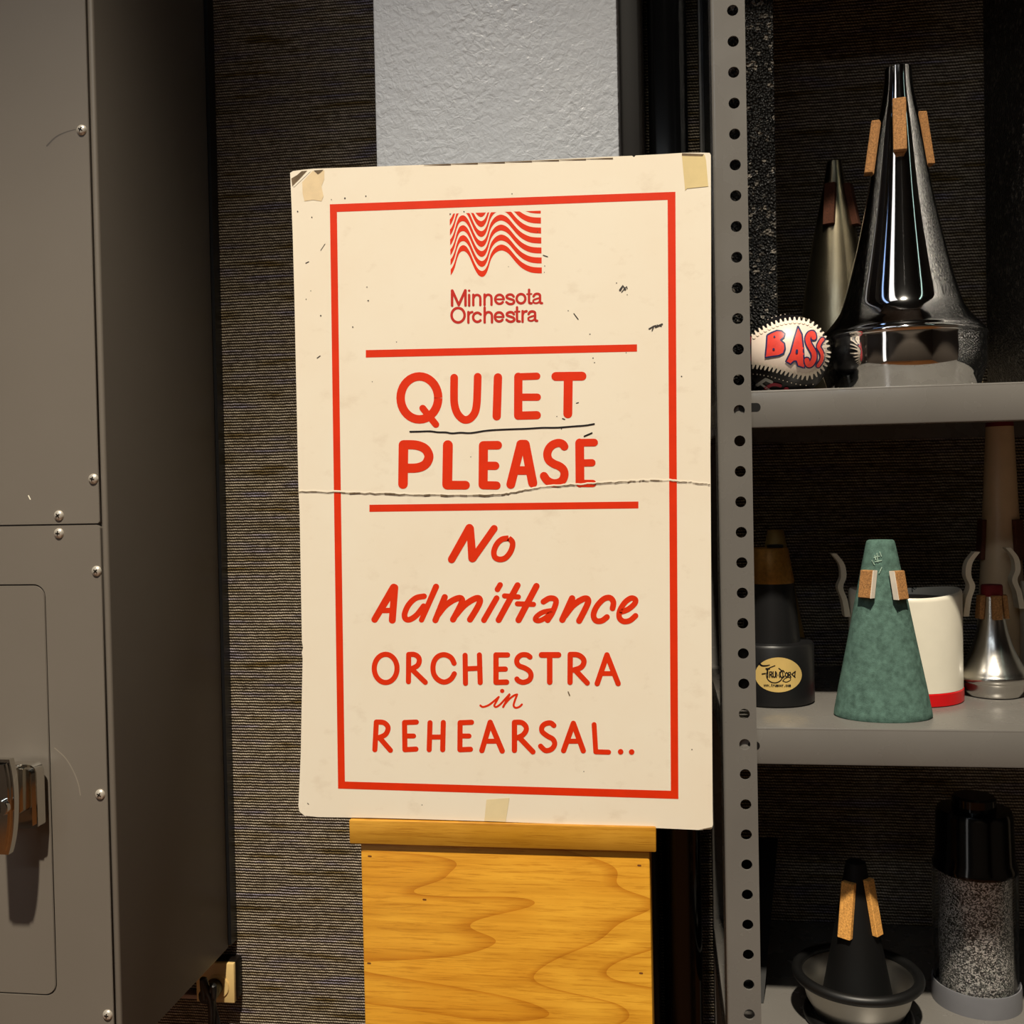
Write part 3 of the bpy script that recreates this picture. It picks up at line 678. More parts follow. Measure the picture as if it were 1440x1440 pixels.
# tape and worn corners
polys('tape', [[(958.6, 216), (991, 217.5), (993, 226), (996, 262), (966, 265), (963.5, 268)]], putS, 'masking_tape', sgn, 'square of yellowed tape at the top right corner', .0002)
polys('tape', [[(684, 1124.5), (716.5, 1122), (711, 1155.8), (681, 1154.6)]], putS, 'pale_tape', sgn, 'strip of yellowed tape on the bottom edge', .0002)
polys('tape_residue', [[(425, 256), (434, 246), (440, 240), (446, 244), (451, 240), (456, 239.5), (456, 252), (452, 262), (455, 276), (452, 283), (440, 281), (428, 283), (425.5, 272)]], putS, 'tape_stain', sgn, 'tan tape residue at the top left corner', .0001)
polys('worn_corner', [[(409.6, 251), (418, 246), (424, 240.6), (432, 240), (421, 252), (411, 262)]], putS, 'crease_dirt', sgn, None, .00005)
polys('worn_corner', [[(434, 240.8), (437, 240.2), (413.5, 263), (412, 261.5)]], putS, 'torn_card', sgn, None, .0002)
polys('worn_corner', [[(441, 239.6), (455, 238.6), (450, 243), (447, 245)]], putS, 'crease_dirt', sgn, None, .0003)
polys('worn_corner', [[(982, 1167), (1001, 1163), (1000.8, 1165.6)]], putS, 'crease_dirt', sgn, None, .0003)
polys('worn_corner', [[(959, 215.4), (990, 216.6), (988, 219.6), (959, 219)]], putS, 'crease_dirt', sgn, None, .0003)
polys('worn_corner', [[(520+i*38, 234.4-i*1.42), (558+i*38, 233-i*1.42), (558+i*38, 234.6-i*1.42), (520+i*38, 235-i*1.42)] for i in range(2, 9)], putS, 'crease_dirt', sgn, None, .0003)

# ================================================================== DARK THINGS BETWEEN COLUMN AND SHELVING
bx0, bx1 = at(866, 700, 1.06).x, at(916, 700, 1.06).x
tag(box('dark_wood_board', bx0, bx1, 1.06, 1.16, 0, 2.3, 'dark_brown_wood', None, .006, 3), 'dark brown wooden board standing between column and shelving', 'board')
kx0, kx1 = at(922, 700, 1.085).x, at(977, 700, 1.085).x
tag(box('black_case', kx0, kx1, 1.085, 1.185, 0, 2.2, 'black_lacquer', None, .008, 4), 'tall black lacquered case in the gap beside the grey shelving', 'case')

# ================================================================== GREY SHELVING
UY = 0.880; DEP = 0.3185
ux0 = at(1011, 720, UY).x; ux1 = at(1059, 720, UY).x
hole_x = at(1042, 720, UY).x
PITCHH = 0.0254
hz0 = at(1030.2, 14.5, UY).z; hz33 = at(1058.3, 1427.2, UY).z
PITCHH = (hz0-hz33)/33
UW = ux1-ux0; hxo = hole_x-ux0
shu = thing('shelving_unit', 'grey steel shelving unit with perforated posts, holding instrument mutes', 'shelf', (ux0+.45, UY+.15, 0))
def post_mesh(mirror=False):
    """angle post: perforated front flange with a rolled outer edge and a side flange"""
    T = .0022; V, Fc = [], []; N = 16; R = .0046
    z_lo, z_hi = .02, 2.30
    k0 = int((hz0-z_lo)/PITCHH); k1 = int((z_hi-hz0)/PITCHH)
    x0, x1 = .0025, UW
    def sq(t, zc):          # point on the cell border at angle t
        cx_, sx_ = math.cos(t), math.sin(t); hx_ = (x1-hxo) if cx_ > 0 else (hxo-x0); hz_ = PITCHH/2
        m = min(hx_/abs(cx_) if abs(cx_) > 1e-6 else 9, hz_/abs(sx_) if abs(sx_) > 1e-6 else 9)
        return (hxo+cx_*m, zc+sx_*m)
    for k in range(-k0+1, k1):
        zc = hz0+k*PITCHH
        angs = [2*math.pi*i/N for i in range(N)]
        cor = [math.atan2(sz*PITCHH/2, (x1-hxo) if sxn > 0 else -(hxo-x0)) % (2*math.pi) for sxn in (1, -1) for sz in (1, -1)]
        angs = sorted(angs+cor); M = len(angs)
        b = len(V)
        for t in angs: V.append((hxo+R*math.cos(t), 0, zc+R*math.sin(t)))
        for t in angs: q = sq(t, zc); V.append((q[0], 0, q[1]))
        for t in angs: V.append((hxo+R*math.cos(t), T, zc+R*math.sin(t)))
        for t in angs: q = sq(t, zc); V.append((q[0], T, q[1]))
        for i in range(M):
            j = (i+1) % M
            Fc.append([b+i, b+j, b+M+j, b+M+i]); Fc.append([b+2*M+i, b+3*M+i, b+3*M+j, b+2*M+j])
            Fc.append([b+i, b+2*M+i, b+2*M+j, b+j])
    zl, zh = hz0+(-k0+1-.5)*PITCHH, hz0+(k1-.5)*PITCHH
    # rolled corner and side flange as a swept section
    sec = [(x0, 0)]+[(x0-.0025*math.sin(math.pi/2*i/4), .0025-.0025*math.cos(math.pi/2*i/4)) for i in range(1, 5)]+[(0, .032), (T, .032), (T, T), (x0, T)]
    b = len(V)
    for z in (zl, zh):
        for x, y in sec: V.append((x, y, z))
    S = len(sec)
    for i in range(S-1): Fc.append([b+i, b+i+1, b+S+i+1, b+S+i])
    b = len(V)
    for z in (zl, zh): V.append((x1, 0, z)); V.append((x1, T, z))
    Fc.append([b, b+1, b+3, b+2])
    return V, Fc
PV, PF = post_mesh()
def place_post(x, y, mx, my):
    V = [(x+p[0]*mx, y+p[1]*my, p[2]) for p in PV]
    return mk('post', V, PF, 'shelf', shu)
place_post(ux0, UY, 1, 1)
SW = 0.80
place_post(ux0+.003, UY+DEP, 1, -1)
place_post(ux0+SW, UY, -1, 1); place_post(ux0+SW, UY+DEP, -1, -1)
zU = (at(1057, 547, UY+.003).z+at(1440, 539, UY+.003).z)/2; zUb = (at(1057, 599.5, UY+.003).z+at(1440, 591, UY+.003).z)/2
zM = (at(1065, 1021.7, UY+.003).z+at(1440, 1028.3, UY+.003).z)/2; zMb = (at(1065, 1075, UY+.003).z+at(1440, 1083, UY+.003).z)/2
zB = 1.5-0.4935
LIP = (zU-zUb+zM-zMb)/2
def shelf_board(zt_, slot=True):
    T = .0015; y0, y1 = UY+.003, UY+DEP-.003; x0, x1 = ux0+.003, ux0+SW-.003
    bms = [box_bm(x0, x1, y0, y1, zt_-.003, zt_, .0012, 2), box_bm(x0+.0003, x1-.0003, y0, y0+.012, zt_-LIP, zt_-.0005, .0014, 2),
           box_bm(x0, x1, y1-.012, y1, zt_-LIP, zt_-.0005, .0012, 1), box_bm(x0, x0+.003, y0+.012, y1-.012, zt_-LIP, zt_-.003), box_bm(x1-.003, x1, y0+.012, y1-.012, zt_-LIP, zt_-.003)]
    o = bmobj('shelf_board', join_bm(bms), 'shelf', shu, True); return o
sb = [shelf_board(z_) for z_ in (zU, zM, zB, 2.12, .62)]
def slot(par, px, py, wd):
    P = at(px, py, UY+.003)
    prism('slot', round_rect(P.x-wd/2, P.x+wd/2, P.z-.0036, P.z+.0036, .0034), UY+.0028, UY+.0040, 'black_rubber', par)
slot(sb[0], 1054, 573, .018); slot(sb[1], 1060, 1048.5, .010)
# shelf clip bolts seen in post holes
for (x, y) in ((1038.9, 588.5), (1049.5, 1053.5)):
    P = at(x, y, UY+.003); disc_y('bolt', P.x, P.z, UY+.0012, UY+.003, .0034, 'shelf', shu, 16, .0004)

# foam linings in the top bay
fx1 = at(1092, 300, .985).x
tag(box('foam_lining', ux0+.008, fx1, .985, 1.172, zU, 2.10, 'foam', None, .002), 'black foam panel in the top bay, beside the perforated post', 'foam panel', 'foam linings')
gx0 = at(1385, 300, 1.172).x
tag(box('foam_lining', gx0, gx0+.03, .895, 1.172, zU, 2.10, 'foam', None, .002), 'black foam panel in the top bay, right of the chrome mute', 'foam panel', 'foam linings')
# thin dark plate leaning in the lowest bay
V = [at(1094, 1180, 1.12), at(1074, 1425, 1.00), at(1040, 1425, 1.0), at(1040, 1180, 1.12)]
zz = [Vector((v.x, v.y, max(v.z, zB+.0005))) for v in V]
mk('dark_plate', zz+[v+Vector((-.001, .006, 0)) for v in zz], [[0, 1, 2, 3], [7, 6, 5, 4], [0, 4, 5, 1], [1, 5, 6, 2], [2, 6, 7, 3], [3, 7, 4, 0]], 'black_felt')
tag(bpy.data.objects['dark_plate'], 'dark grey plate leaning behind the post in the lowest bay', 'plate')

# ================================================================== MUTES, TOP BAY
def cork(parent, cx, cy, z0, z1, rin0, rin1, th, ang, wd, mat='cork', backing=None):
    """cork strip on a cone: z0 bottom, z1 top, inner radii there, angle 0 = towards the camera side, + = right"""
    d = Vector((math.sin(ang), -math.cos(ang), 0)); tt = Vector((math.cos(ang), math.sin(ang), 0)); c0 = Vector((cx, cy, 0))
    V = []
    for z, r in ((z0, rin0), (z1, rin1)):
        for rr in (r, r+th):
            for s in (-1, 1): V.append(c0+d*rr+tt*s*wd/2+Vector((0, 0, z)))
    Fc = [[0, 1, 3, 2], [4, 6, 7, 5], [0, 4, 5, 1], [2, 3, 7, 6], [0, 2, 6, 4], [1, 5, 7, 3]]
    bm = bmesh.new(); vs = [bm.verts.new(v) for v in V]
    for f in Fc: bm.faces.new([vs[i] for i in f])
    bmesh.ops.bevel(bm, geom=list(bm.edges), offset=.0006, segments=1, affect='EDGES')
    o = bmobj('cork_strip', bm, mat, parent)
    return o
def Z(px, py, Y): return at(px, py, Y).z

# large chrome mute
bY = 1.0; bx = at(1268, 480, bY); bp = pprof(1266, bY, [(536, 104), (519, 109), (500, 110.5), (482, 110), (478, 111), (474.5, 111.5), (471, 109), (467.5, 107), (464, 104), (457, 97.5), (449, 91), (437, 83), (424, 78), (405, 72.5), (380, 66), (350, 59), (310, 50.5), (270, 43), (235, 37.5), (200, 32.5), (170, 28), (140, 22.5), (115, 19), (97, 18)])
bm_ = thing('trombone_mute', 'tall polished chrome mute with three cork strips, on the upper shelf', 'mute', (bx.x, bY, zU), 'brass mutes on the shelves')
s_ = scale_at(1266, 500, bY)
pf = [(0, zU), (80/s_, zU), (92/s_, zU+.0012), (100/s_, zU+.005)]+smooth_prof(bp, 4)+[(16/s_, bp[-1][1]), (15/s_, bp[-1][1]-.02), (0, bp[-1][1]-.02)]
lathe('body', pf, bx.x, bY, 'chrome', bm_, 128)
for ang, y1_, y0_ in ((-11, 150, 225), (97, 160, 234), (-98, 168, 241)):
    a = math.radians(ang); za, zb_ = Z(1262, y0_, bY), Z(1262, y1_, bY)
    cork(bm_, bx.x, bY, za, zb_, .0235, .0165, .0075, a, .0115)
# dull mute behind it
dY = 1.112; dx = at(1176, 440, dY); dp = pprof(1174, dY, [(500, 50), (470, 49), (440, 46), (410, 42.5), (370, 36), (330, 29), (290, 21), (255, 14), (228, 10)])
dm = thing('trombone_mute', 'dull aged metal mute in shadow behind the baseball', 'mute', (dx.x, dY, zU), 'brass mutes on the shelves')
lathe('body', [(0, zU), (48/scale_at(1174, 500, dY), zU)]+smooth_prof(dp, 4)+[(0, dp[-1][1])], dx.x, dY, 'aged_aluminium', dm, 80)
for ang, m_ in ((-25, 'dark_cork'), (62, 'dark_cork')):
    cork(dm, dx.x, dY, Z(1172, 322, dY), Z(1172, 262, dY), .0185, .0105, .007, math.radians(ang), .011, m_)

# baseball with hand-drawn letters
def solve_ball():
    r_ = .0368
    for Y_ in [x*.0005+.9 for x in range(160)]:
        P = at(1107.2, 493.3, Y_)
        if abs(57/scale_at(1107.2, 493.3, Y_)-r_) < .00025: return P, r_
    return at(1107.2, 493.3, .935), r_
bc, br = solve_ball(); bc = Vector((bc.x, bc.y, zU+br))
ball = thing('baseball', 'black and white baseball with the word BASS drawn in red marker', 'ball', (bc.x, bc.y, zU))
bm = bmesh.new(); bmesh.ops.create_uvsphere(bm, u_segments=64, v_segments=40, radius=br)
bmesh.ops.translate(bm, vec=bc, verts=bm.verts); bmobj('cover', bm, 'ball_black', ball, True)
bcpx = (lambda v: (720+F*v.dot(rt)/v.dot(fw), 720-F*v.dot(up)/v.dot(fw)))(bc-CAM)
ddx, ddy = bcpx[0]-1107.2, bcpx[1]-493.3
def put_ball(base):
    def f(x, y, l):
        d = ray(1040+x/9+ddx, 400+y/9+ddy).normalized(); oc_ = CAM-bc; R = br+base+l*3
        b_ = d.dot(oc_); disc = b_*b_-(oc_.dot(oc_)-R*R)
        if disc < 0:
            p = CAM+d*(-b_); return bc+(p-bc).normalized()*R
        return CAM+d*(-b_-math.sqrt(disc))
    return f
upS = sm([(150, 596), (220, 545), (300, 500), (400, 452), (500, 414), (600, 392), (700, 383), (800, 390), (880, 414), (950, 462), (1010, 525), (1058, 592), (1092, 670), (1106, 745)], 6)
loS = sm([(150, 945), (250, 950), (350, 968), (450, 990), (550, 1020), (650, 1050), (750, 1075), (850, 1088), (930, 1066), (1005, 1012), (1056, 950), (1092, 860), (1106, 752)], 6)
def interp(curve, x):
    for (a, b_), (c_, d_) in zip(curve, curve[1:]):
        if a <= x <= c_: return b_+(d_-b_)*(x-a)/max(1e-6, c_-a)
    return curve[-1][1]
V, Fc = [], []; NX, NY = 70, 24; pb = put_ball(.0003)
for i in range(NX+1):
    x = 150+(1104-150)*(1-(1-i/NX)**1.6); a, b_ = interp(upS, x), interp(loS, x)
    for j in range(NY+1): V.append(pb(x, a+(b_-a)*j/NY, 0))
for i in range(NX):
    for j in range(NY): q = i*(NY+1)+j; Fc.append([q, q+1, q+NY+2, q+NY+1])
mk('white_panel', V, Fc, 'ball_white', ball, True)
st = []
def along(curve, nst, sgn, ln):
    L = [0]
    for a, b_ in zip(curve, curve[1:]): L.append(L[-1]+math.dist(a, b_))
    for k in range(nst):
        s = L[-1]*(k+.5)/nst; i = max(j for j in range(len(L)) if L[j] <= s); i = min(i, len(curve)-2)
        p, q = curve[i], curve[i+1]; d = Vector((q[0]-p[0], q[1]-p[1])).normalized(); nn = Vector((d.y, -d.x))*sgn
        f = (s-L[i])/max(1e-6, L[i+1]-L[i]); c_ = Vector((p[0]+(q[0]-p[0])*f, p[1]+(q[1]-p[1])*f))
        lean = d*(.45*ln*sgn)
        yield c_, nn, lean
for curve, nst, sgn, ln in ((upS, 21, 1, 44), (loS, 22, -1, 62)):
    for c_, nn, lean in along(curve, nst, sgn, ln):
        a = c_-nn*18+lean*-.2; b_ = c_+nn*ln*.75-lean*.3*sgn
        st.append(([tuple(a), tuple(b_)], 44, 20))
o = marks('stitching', st, put_ball(.0006), 'stitch_thread', ball, 'cream stitching along both seams'); o['kind'] = 'stuff'
dots = []
for curve, nst, sgn, ln in ((upS[:48], 15, 1, 92), (loS[:48], 15, -1, 120)):
    for c_, nn, lean in along(curve, nst, sgn, ln): dots.append(([tuple(c_+nn*ln)], 15))
o = marks('thread_dots', dots, put_ball(.0004), 'stitch_thread', ball); o['kind'] = 'stuff'
def shape(P): return P
B_ = [(345, 572), (400, 540), (470, 512), (532, 518), (574, 552), (560, 600), (518, 632), (568, 676), (576, 740), (556, 802), (500, 830), (322, 856), (336, 720)]
A_ = [(738, 455), (790, 560), (806, 700), (820, 992), (735, 962), (716, 900), (688, 902), (645, 942), (583, 906), (642, 790), (692, 600)]
S1 = sm([(938, 600), (925, 552), (888, 560), (862, 615), (876, 680), (908, 738), (940, 800), (940, 872), (905, 935), (868, 945), (850, 890)])
S2 = sm([(1050, 625), (1022, 660), (1000, 720), (1030, 775), (1046, 830), (1035, 895), (995, 958)])
def fan(P, putf):
    cxm = sum(p[0] for p in P)/len(P); cym = sum(p[1] for p in P)/len(P); return cxm, cym
def letter_fill(P, putf, V, Fc):
    bm = bmesh.new(); vs = [bm.verts.new((x, y, 0)) for x, y in P]; bm.faces.new(vs); bmesh.ops.triangulate(bm, faces=bm.faces)
    for _ in range(3): bmesh.ops.subdivide_edges(bm, edges=list(bm.edges), cuts=1, use_grid_fill=True)
    bm.verts.index_update(); b = len(V)
    for v in bm.verts: V.append(putf(v.co.x, v.co.y, 0))
    for f in bm.faces: Fc.append([b+v.index for v in f.verts])
    bm.free()
def dens(P, n=6):
    out = []
    for a, b_ in zip(P, P[1:]): out += [(a[0]+(b_[0]-a[0])*i/n, a[1]+(b_[1]-a[1])*i/n) for i in range(n)]
    return out+[P[-1]]
pr1, pr2, pr3 = put_ball(.0007), put_ball(.0009), put_ball(.0011)
V, Fc = [], []; letter_fill(B_, pr2, V, Fc); letter_fill(A_, pr2, V, Fc); stroke_faces(S1, 62, V, Fc, pr2); stroke_faces(S2, 44, V, Fc, pr2)
mk('marker_letters', V, Fc, 'marker_red', ball)['label'] = 'red marker letters BASS'
marks('marker_outline', [(dens(B_+[B_[0]], 4), 20), (dens(A_+[A_[0]], 4), 20), (S1, 94), (S2, 74)], pr1, 'marker_blue', ball, 'dark blue outlines around the letters')
marks('marker_outline', [([(440, 590)], 26), ([(430, 750)], 30), ([(725, 765), (722, 790)], 30)], pr3, 'marker_blue', ball)
marks('emblem', [(dens([(200, 1222), (330, 1132), (404, 1166)], 5), 40), (dens([(268, 1190), (350, 1250), (440, 1306)], 5), 24)], put_ball(.0004), 'emblem_grey', ball, 'grey emblem letter')
marks('emblem', [(sm([(330, 1246), (400, 1205), (460, 1200), (515, 1214)]), 40), ([(592, 1262)], 66)], put_ball(.0004), 'emblem_red', ball, 'red emblem letter')
marks('side_stripe', [(sm([(118, 600), (108, 690), (106, 780), (116, 880)]), 60)], put_ball(.0003), 'emblem_red', ball)

# ================================================================== MUTES, MIDDLE BAY
# black mute on a round base with a gold label
kY = 0.998; kp = at(1085, 940, kY); ks = scale_at(1085, 940, kY)
km = thing('black_mute', 'black mute with gold band and oval gold label, against the post', 'mute', (kp.x, kY, zM), 'mutes on the middle shelf')
kr = 58/ks; ztop = Z(1085, 900, kY)
lathe('base', [(0, zM), (kr-.002, zM), (kr, zM+.002), (kr, ztop-.003), (kr-.0015, ztop-.0006), (kr-.004, ztop), (0, ztop)], kp.x, kY, 'black_plastic', km, 80)
kc = pprof(1085, kY, [(902, 40), (868, 37), (819, 32)]); lathe('cone', [(0, kc[0][1])]+kc+[(0, kc[-1][1])], kp.x, kY, 'black_plastic', km, 64)
kg = pprof(1085, kY, [(819, 32.5), (817, 33), (795, 29), (772, 25.5), (770, 24)]); lathe('gold_band', [(0, kg[0][1])]+kg+[(0, kg[-1][1])], kp.x, kY, 'bronze_paint', km, 64)
lathe('rim', [(11/ks, Z(1085, 771, kY)), (11.5/ks, Z(1085, 766, kY)), (9/ks, Z(1085, 766, kY)), (9/ks, Z(1085, 771, kY))], kp.x+.005, kY, 'black_plastic', km, 32)
def put_cyl(cx, cy, R0):
    def f(x, y, l):
        d = ray(1050+x/5.3333, 740+y/5.3333); R = R0+l
        ox, oy = CAM.x-cx, CAM.y-cy; a = d.x**2+d.y**2; b_ = d.x*ox+d.y*oy; disc = b_*b_-a*(ox*ox+oy*oy-R*R)
        t_ = (-b_-math.sqrt(max(0, disc)))/a; return CAM+d*t_
    return f
pk = put_cyl(kp.x, kY, kr+.0003)
V, Fc = [], []; NR = 8; NA = 48
V.append(pk(238, 1115, 0))
for r_ in range(1, NR+1):
    for i in range(NA): a = 2*math.pi*i/NA; V.append(pk(238+176*r_/NR*math.cos(a), 1115+131*r_/NR*math.sin(a), 0))
for i in range(NA): Fc.append([0, 1+i, 1+(i+1) % NA])
for r_ in range(NR-1):
    for i in range(NA): j = (i+1) % NA; Fc.append([1+r_*NA+i, 1+r_*NA+j, 1+(r_+1)*NA+j, 1+(r_+1)*NA+i])
lab = mk('gold_label', V, Fc, 'gold_film', km, True)
pk2 = put_cyl(kp.x, kY, kr+.0006)
def caps(txt, x, y, h, wd, gap):
    """tiny stroke capitals: y is the baseline, h the height"""
    G = {'T': [[(0, 0), (1, 0)], [(.5, 0), (.5, 1)]], 'R': [[(0, 1), (0, 0), (.7, 0), (.9, .25), (.7, .5), (0, .5)], [(.4, .5), (1, 1)]], 'U': [[(0, 0), (0, .8), (.3, 1), (.7, 1), (1, .8), (1, 0)]],
         'M': [[(0, 1), (.05, 0), (.5, .8), (.95, 0), (1, 1)]], 'C': [[(1, .2), (.7, 0), (.3, 0), (0, .3), (0, .7), (.3, 1), (.7, 1), (1, .8)]], 'O': [[(.5, 0), (0, .3), (0, .7), (.5, 1), (1, .7), (1, .3), (.5, 0)]],
         'w': [[(0, .4), (.25, 1), (.5, .5), (.75, 1), (1, .4)]], '.': [[(.4, 1), (.6, 1)]], 't': [[(.4, .1), (.4, .9), (.8, 1)], [(.1, .4), (.8, .4)]], 'r': [[(.2, .4), (.2, 1)], [(.2, .6), (.8, .4)]], 'u': [[(0, .4), (0, .9), (.5, 1), (.9, .8)], [(.9, .4), (.9, 1)]],
         'm': [[(0, 1), (0, .4)], [(0, .5), (.3, .4), (.5, .55), (.5, 1)], [(.5, .5), (.8, .4), (1, .55), (1, 1)]], 'c': [[(.9, .5), (.5, .4), (.1, .6), (.1, .8), (.5, 1), (.9, .9)]], 'o': [[(.5, .4), (.1, .55), (.1, .85), (.5, 1), (.9, .85), (.9, .55), (.5, .4)]]}
    out = []
    for ch, (cw, hh) in txt:
        for s in G[ch]: out.append(([(x+a*cw, y-hh+b_*hh) for a, b_ in s], wd))
        x += cw+gap
    return out
tx = caps([('T', (26, 62))], 145, 1130, 60, 9, 0)+caps([('R', (20, 40)), ('U', (18, 40)), ('M', (26, 40))], 172, 1131, 40, 8, 6)+caps([('C', (30, 52))], 252, 1134, 52, 8, 0)+caps([('O', (18, 36)), ('R', (18, 36))], 290, 1131, 36, 8, 6)
marks('label_print', tx+[(ell(210, 1116, 62, 58, -60, 215, 24), 7), (sm([(150, 1080), (170, 1062), (200, 1050), (212, 1045)]), 6), (sm([(95, 1028), (115, 1045), (150, 1045), (172, 1040)]), 14, 5), (sm([(270, 1160), (300, 1168), (330, 1150), (318, 1132), (290, 1140), (272, 1158)]), 5), ([(338, 1110), (366, 1088)], 7), ([(338, 1110), (364, 1132)], 7), ([(364, 1090), (360, 1130)], 7), ([(116, 1108), (140, 1104)], 8)], pk2, 'black_pen', lab, 'black maker mark on the label')
marks('label_print', caps([(ch, (9, 22)) for ch in 'www.trumcor.com'], 130, 1202, 22, 4.6, 4.6), pk2, 'black_pen', lab)
# khaki cone behind it
hY = 1.085; hp_ = at(1093, 900, hY)
hm = thing('khaki_mute', 'khaki cone mute standing in shadow behind the gold-banded black mute', 'mute', (hp_.x, hY, zM), 'mutes on the middle shelf')
hq = pprof(1093, hY, [(871, 33), (745, 11)]); hq = [(hq[0][0]+(hq[0][0]-hq[1][0])*(hq[0][1]-zM)/(hq[1][1]-hq[0][1]), zM)]+hq
lathe('cone', [(0, zM)]+hq+[(hq[-1][0]*.8, hq[-1][1]), (hq[-1][0]*.8, hq[-1][1]-.01), (0, hq[-1][1]-.01)], hp_.x, hY, 'khaki_paint', hm, 56)
cork(hm, hp_.x, hY, Z(1093, 800, hY), Z(1093, 765, hY), hq[1][0]*.75, hq[2][0]+.003, .004, math.radians(150), .008, 'dark_cork')
# green felt cone
gY = 0.934; gp_ = at(1240, 900, gY); gs = scale_at(1240, 900, gY)
gm = thing('felt_cone_mute', 'green felt-covered cone mute at the front of the middle shelf', 'mute', (gp_.x, gY, zM), 'mutes on the middle shelf')
g0 = pprof(1240, gY, [(960, 58.5), (900, 46.5), (840, 35), (790, 25), (764, 19.8), (760.5, 18.6), (759, 16.5)])
gpr = [(0, zM), (65/gs, zM), (66.5/gs, zM+.0015), (65.5/gs, zM+.006)]+g0+[(0, g0[-1][1])]
lathe('felt_body', gpr, gp_.x, gY, 'green_felt', gm, 64, 1.0, .75)
for ang, y0_, y1_ in ((-47, 838, 800), (38, 840, 801)):
    za, zb_ = Z(1240, y0_, gY), Z(1240, y1_, gY)
    r_a, r_b = 34/gs, 27/gs
    ck = cork(gm, gp_.x, gY, za, zb_, r_a-.002, r_b-.002, .0055, math.radians(ang), .0125, 'cork')
    a = math.radians(ang); tt = Vector((math.cos(a), math.sin(a), 0)); d = Vector((math.sin(a), -math.cos(a), 0)); sg = 1 if ang < 0 else -1
    V = []
    for z, r_ in ((za, r_a), (zb_, r_b)):
        for rr in (r_-.002, r_+.0032):
            for q in (.0063, .0072): V.append(Vector((gp_.x, gY, z))+d*rr+tt*sg*q)
    mk('cork_backing', V, [[0, 1, 3, 2], [4, 6, 7, 5], [0, 4, 5, 1], [2, 3, 7, 6], [0, 2, 6, 4], [1, 5, 7, 3]], 'cork_backing', ck)
def put_cone(x, y, l):
    zc = Z(x, y, gY-.03); fr = 19+(66-19)*(y-760)/(1000-760); R = fr/gs
    X = at(x, y, gY-.03).x; dx_ = max(-R, min(R, X-gp_.x)); return Vector((gp_.x+dx_, gY-.75*math.sqrt(max(0, R*R-dx_*dx_))-.0006-l, zc))
marks('worn_patch', [([(1240-3, 783), (1240-2, 789)], 1.5), ([(1236, 786), (1243, 784)], 1.5), ([(1240, 780), (1241, 792)], 1.3), ([(1237, 792), (1246, 790)], 1.3), ([(1246, 800), (1242, 808)], 1.3), ([(1233, 790), (1236, 796)], 1.2), ([(1244, 778), (1246, 784)], 1.2)], put_cone, 'felt_wear', gm)

# white bucket mutes with sprung clip arms
def bucket(pxc, Y, label, n_mark, dz=0):
    P = at(pxc, 930, Y); s = scale_at(pxc, 930, Y); R = 75/s
    t = thing('bucket_mute', label, 'mute', (P.x, Y, zM), 'bucket mutes')
    zr = Z(1273, 838, 1.017-.05)
    def rim(a): return zr+.0025*math.cos(2*a)      # saddle-cut rim
    V, Fc = [], []; seg = 72
    zlo = zM+.0125
    for (r_, zf) in ((R, lambda a: zlo), (R, lambda a: rim(a)-.004), (R*.99, lambda a: rim(a)-.0012), (R*.965, rim), (R*.94, lambda a: rim(a)-.003), (R*.93, lambda a: zM+.006)):
        for i in range(seg): a = 2*math.pi*i/seg; V.append((P.x+r_*math.cos(a), Y+r_*math.sin(a), zf(a)))
    for k in range(5):
        for i in range(seg): j = (i+1) % seg; Fc.append([k*seg+i, k*seg+j, (k+1)*seg+j, (k+1)*seg+i])
    Fc.append([5*seg+i for i in range(seg)])
    o = mk('bucket', V, Fc, 'white_enamel', t, True)
    # inner lining
    lathe('lining', [(0, zM+.007), (R*.925, zM+.007), (R*.925, zr-.008), (R*.915, zr-.008), (R*.915, zM+.009), (0, zM+.009)], P.x, Y, 'inner_grey', t, 48)
    lathe('base_ring', [(0, zM), (R*.99, zM), (R*1.012, zM+.001), (R*1.012, zlo-.001), (R*.99, zlo), (0, zlo)], P.x, Y, 'red_plastic', t, 72)
    def arm(sgn):
        path = [(.0, -.024), (.0025, -.008), (.0062, .004), (.0030, .014), (.0045, .026), (.0115, .036)]
        path = smooth_prof(path, 5); bm = bmesh.new(); rows = []
        for i, (dx_, dz_) in enumerate(path):
            f = i/(len(path)-1); wd = .008-.003*f; th = .0025
            rows.append([bm.verts.new((P.x+sgn*(R+.0002+dx_+q), Y+yy, zr+dz_)) for q, yy in ((0, -wd), (th*2, -wd), (th*2, wd), (0, wd))])
        for A, B in zip(rows, rows[1:]):
            for k in range(4): bm.faces.new([A[k], A[(k+1) % 4], B[(k+1) % 4], B[k]])
        bm.faces.new(rows[0]); bm.faces.new(rows[-1][::-1])
        return bmobj('clip_arm', bm, 'clip_metal', t, True)
    arm(-1); arm(1)
    if n_mark:
        back = Y+R*.9
        marks('letter_mark', [([(1283, 832), (1282, 826), (1288, 830), (1288, 824)], 1.6)], lambda x, y, l: at(x, y, Y+R*.86-l), 'black_pen', t, 'small black letter N inside the rim')
    return t
bucket(1273, 1.017, 'white bucket mute with red base, half hidden behind the green cone', True)
bucket(1518, 1.078, 'white bucket mute cut off by the right edge of the photo', False)
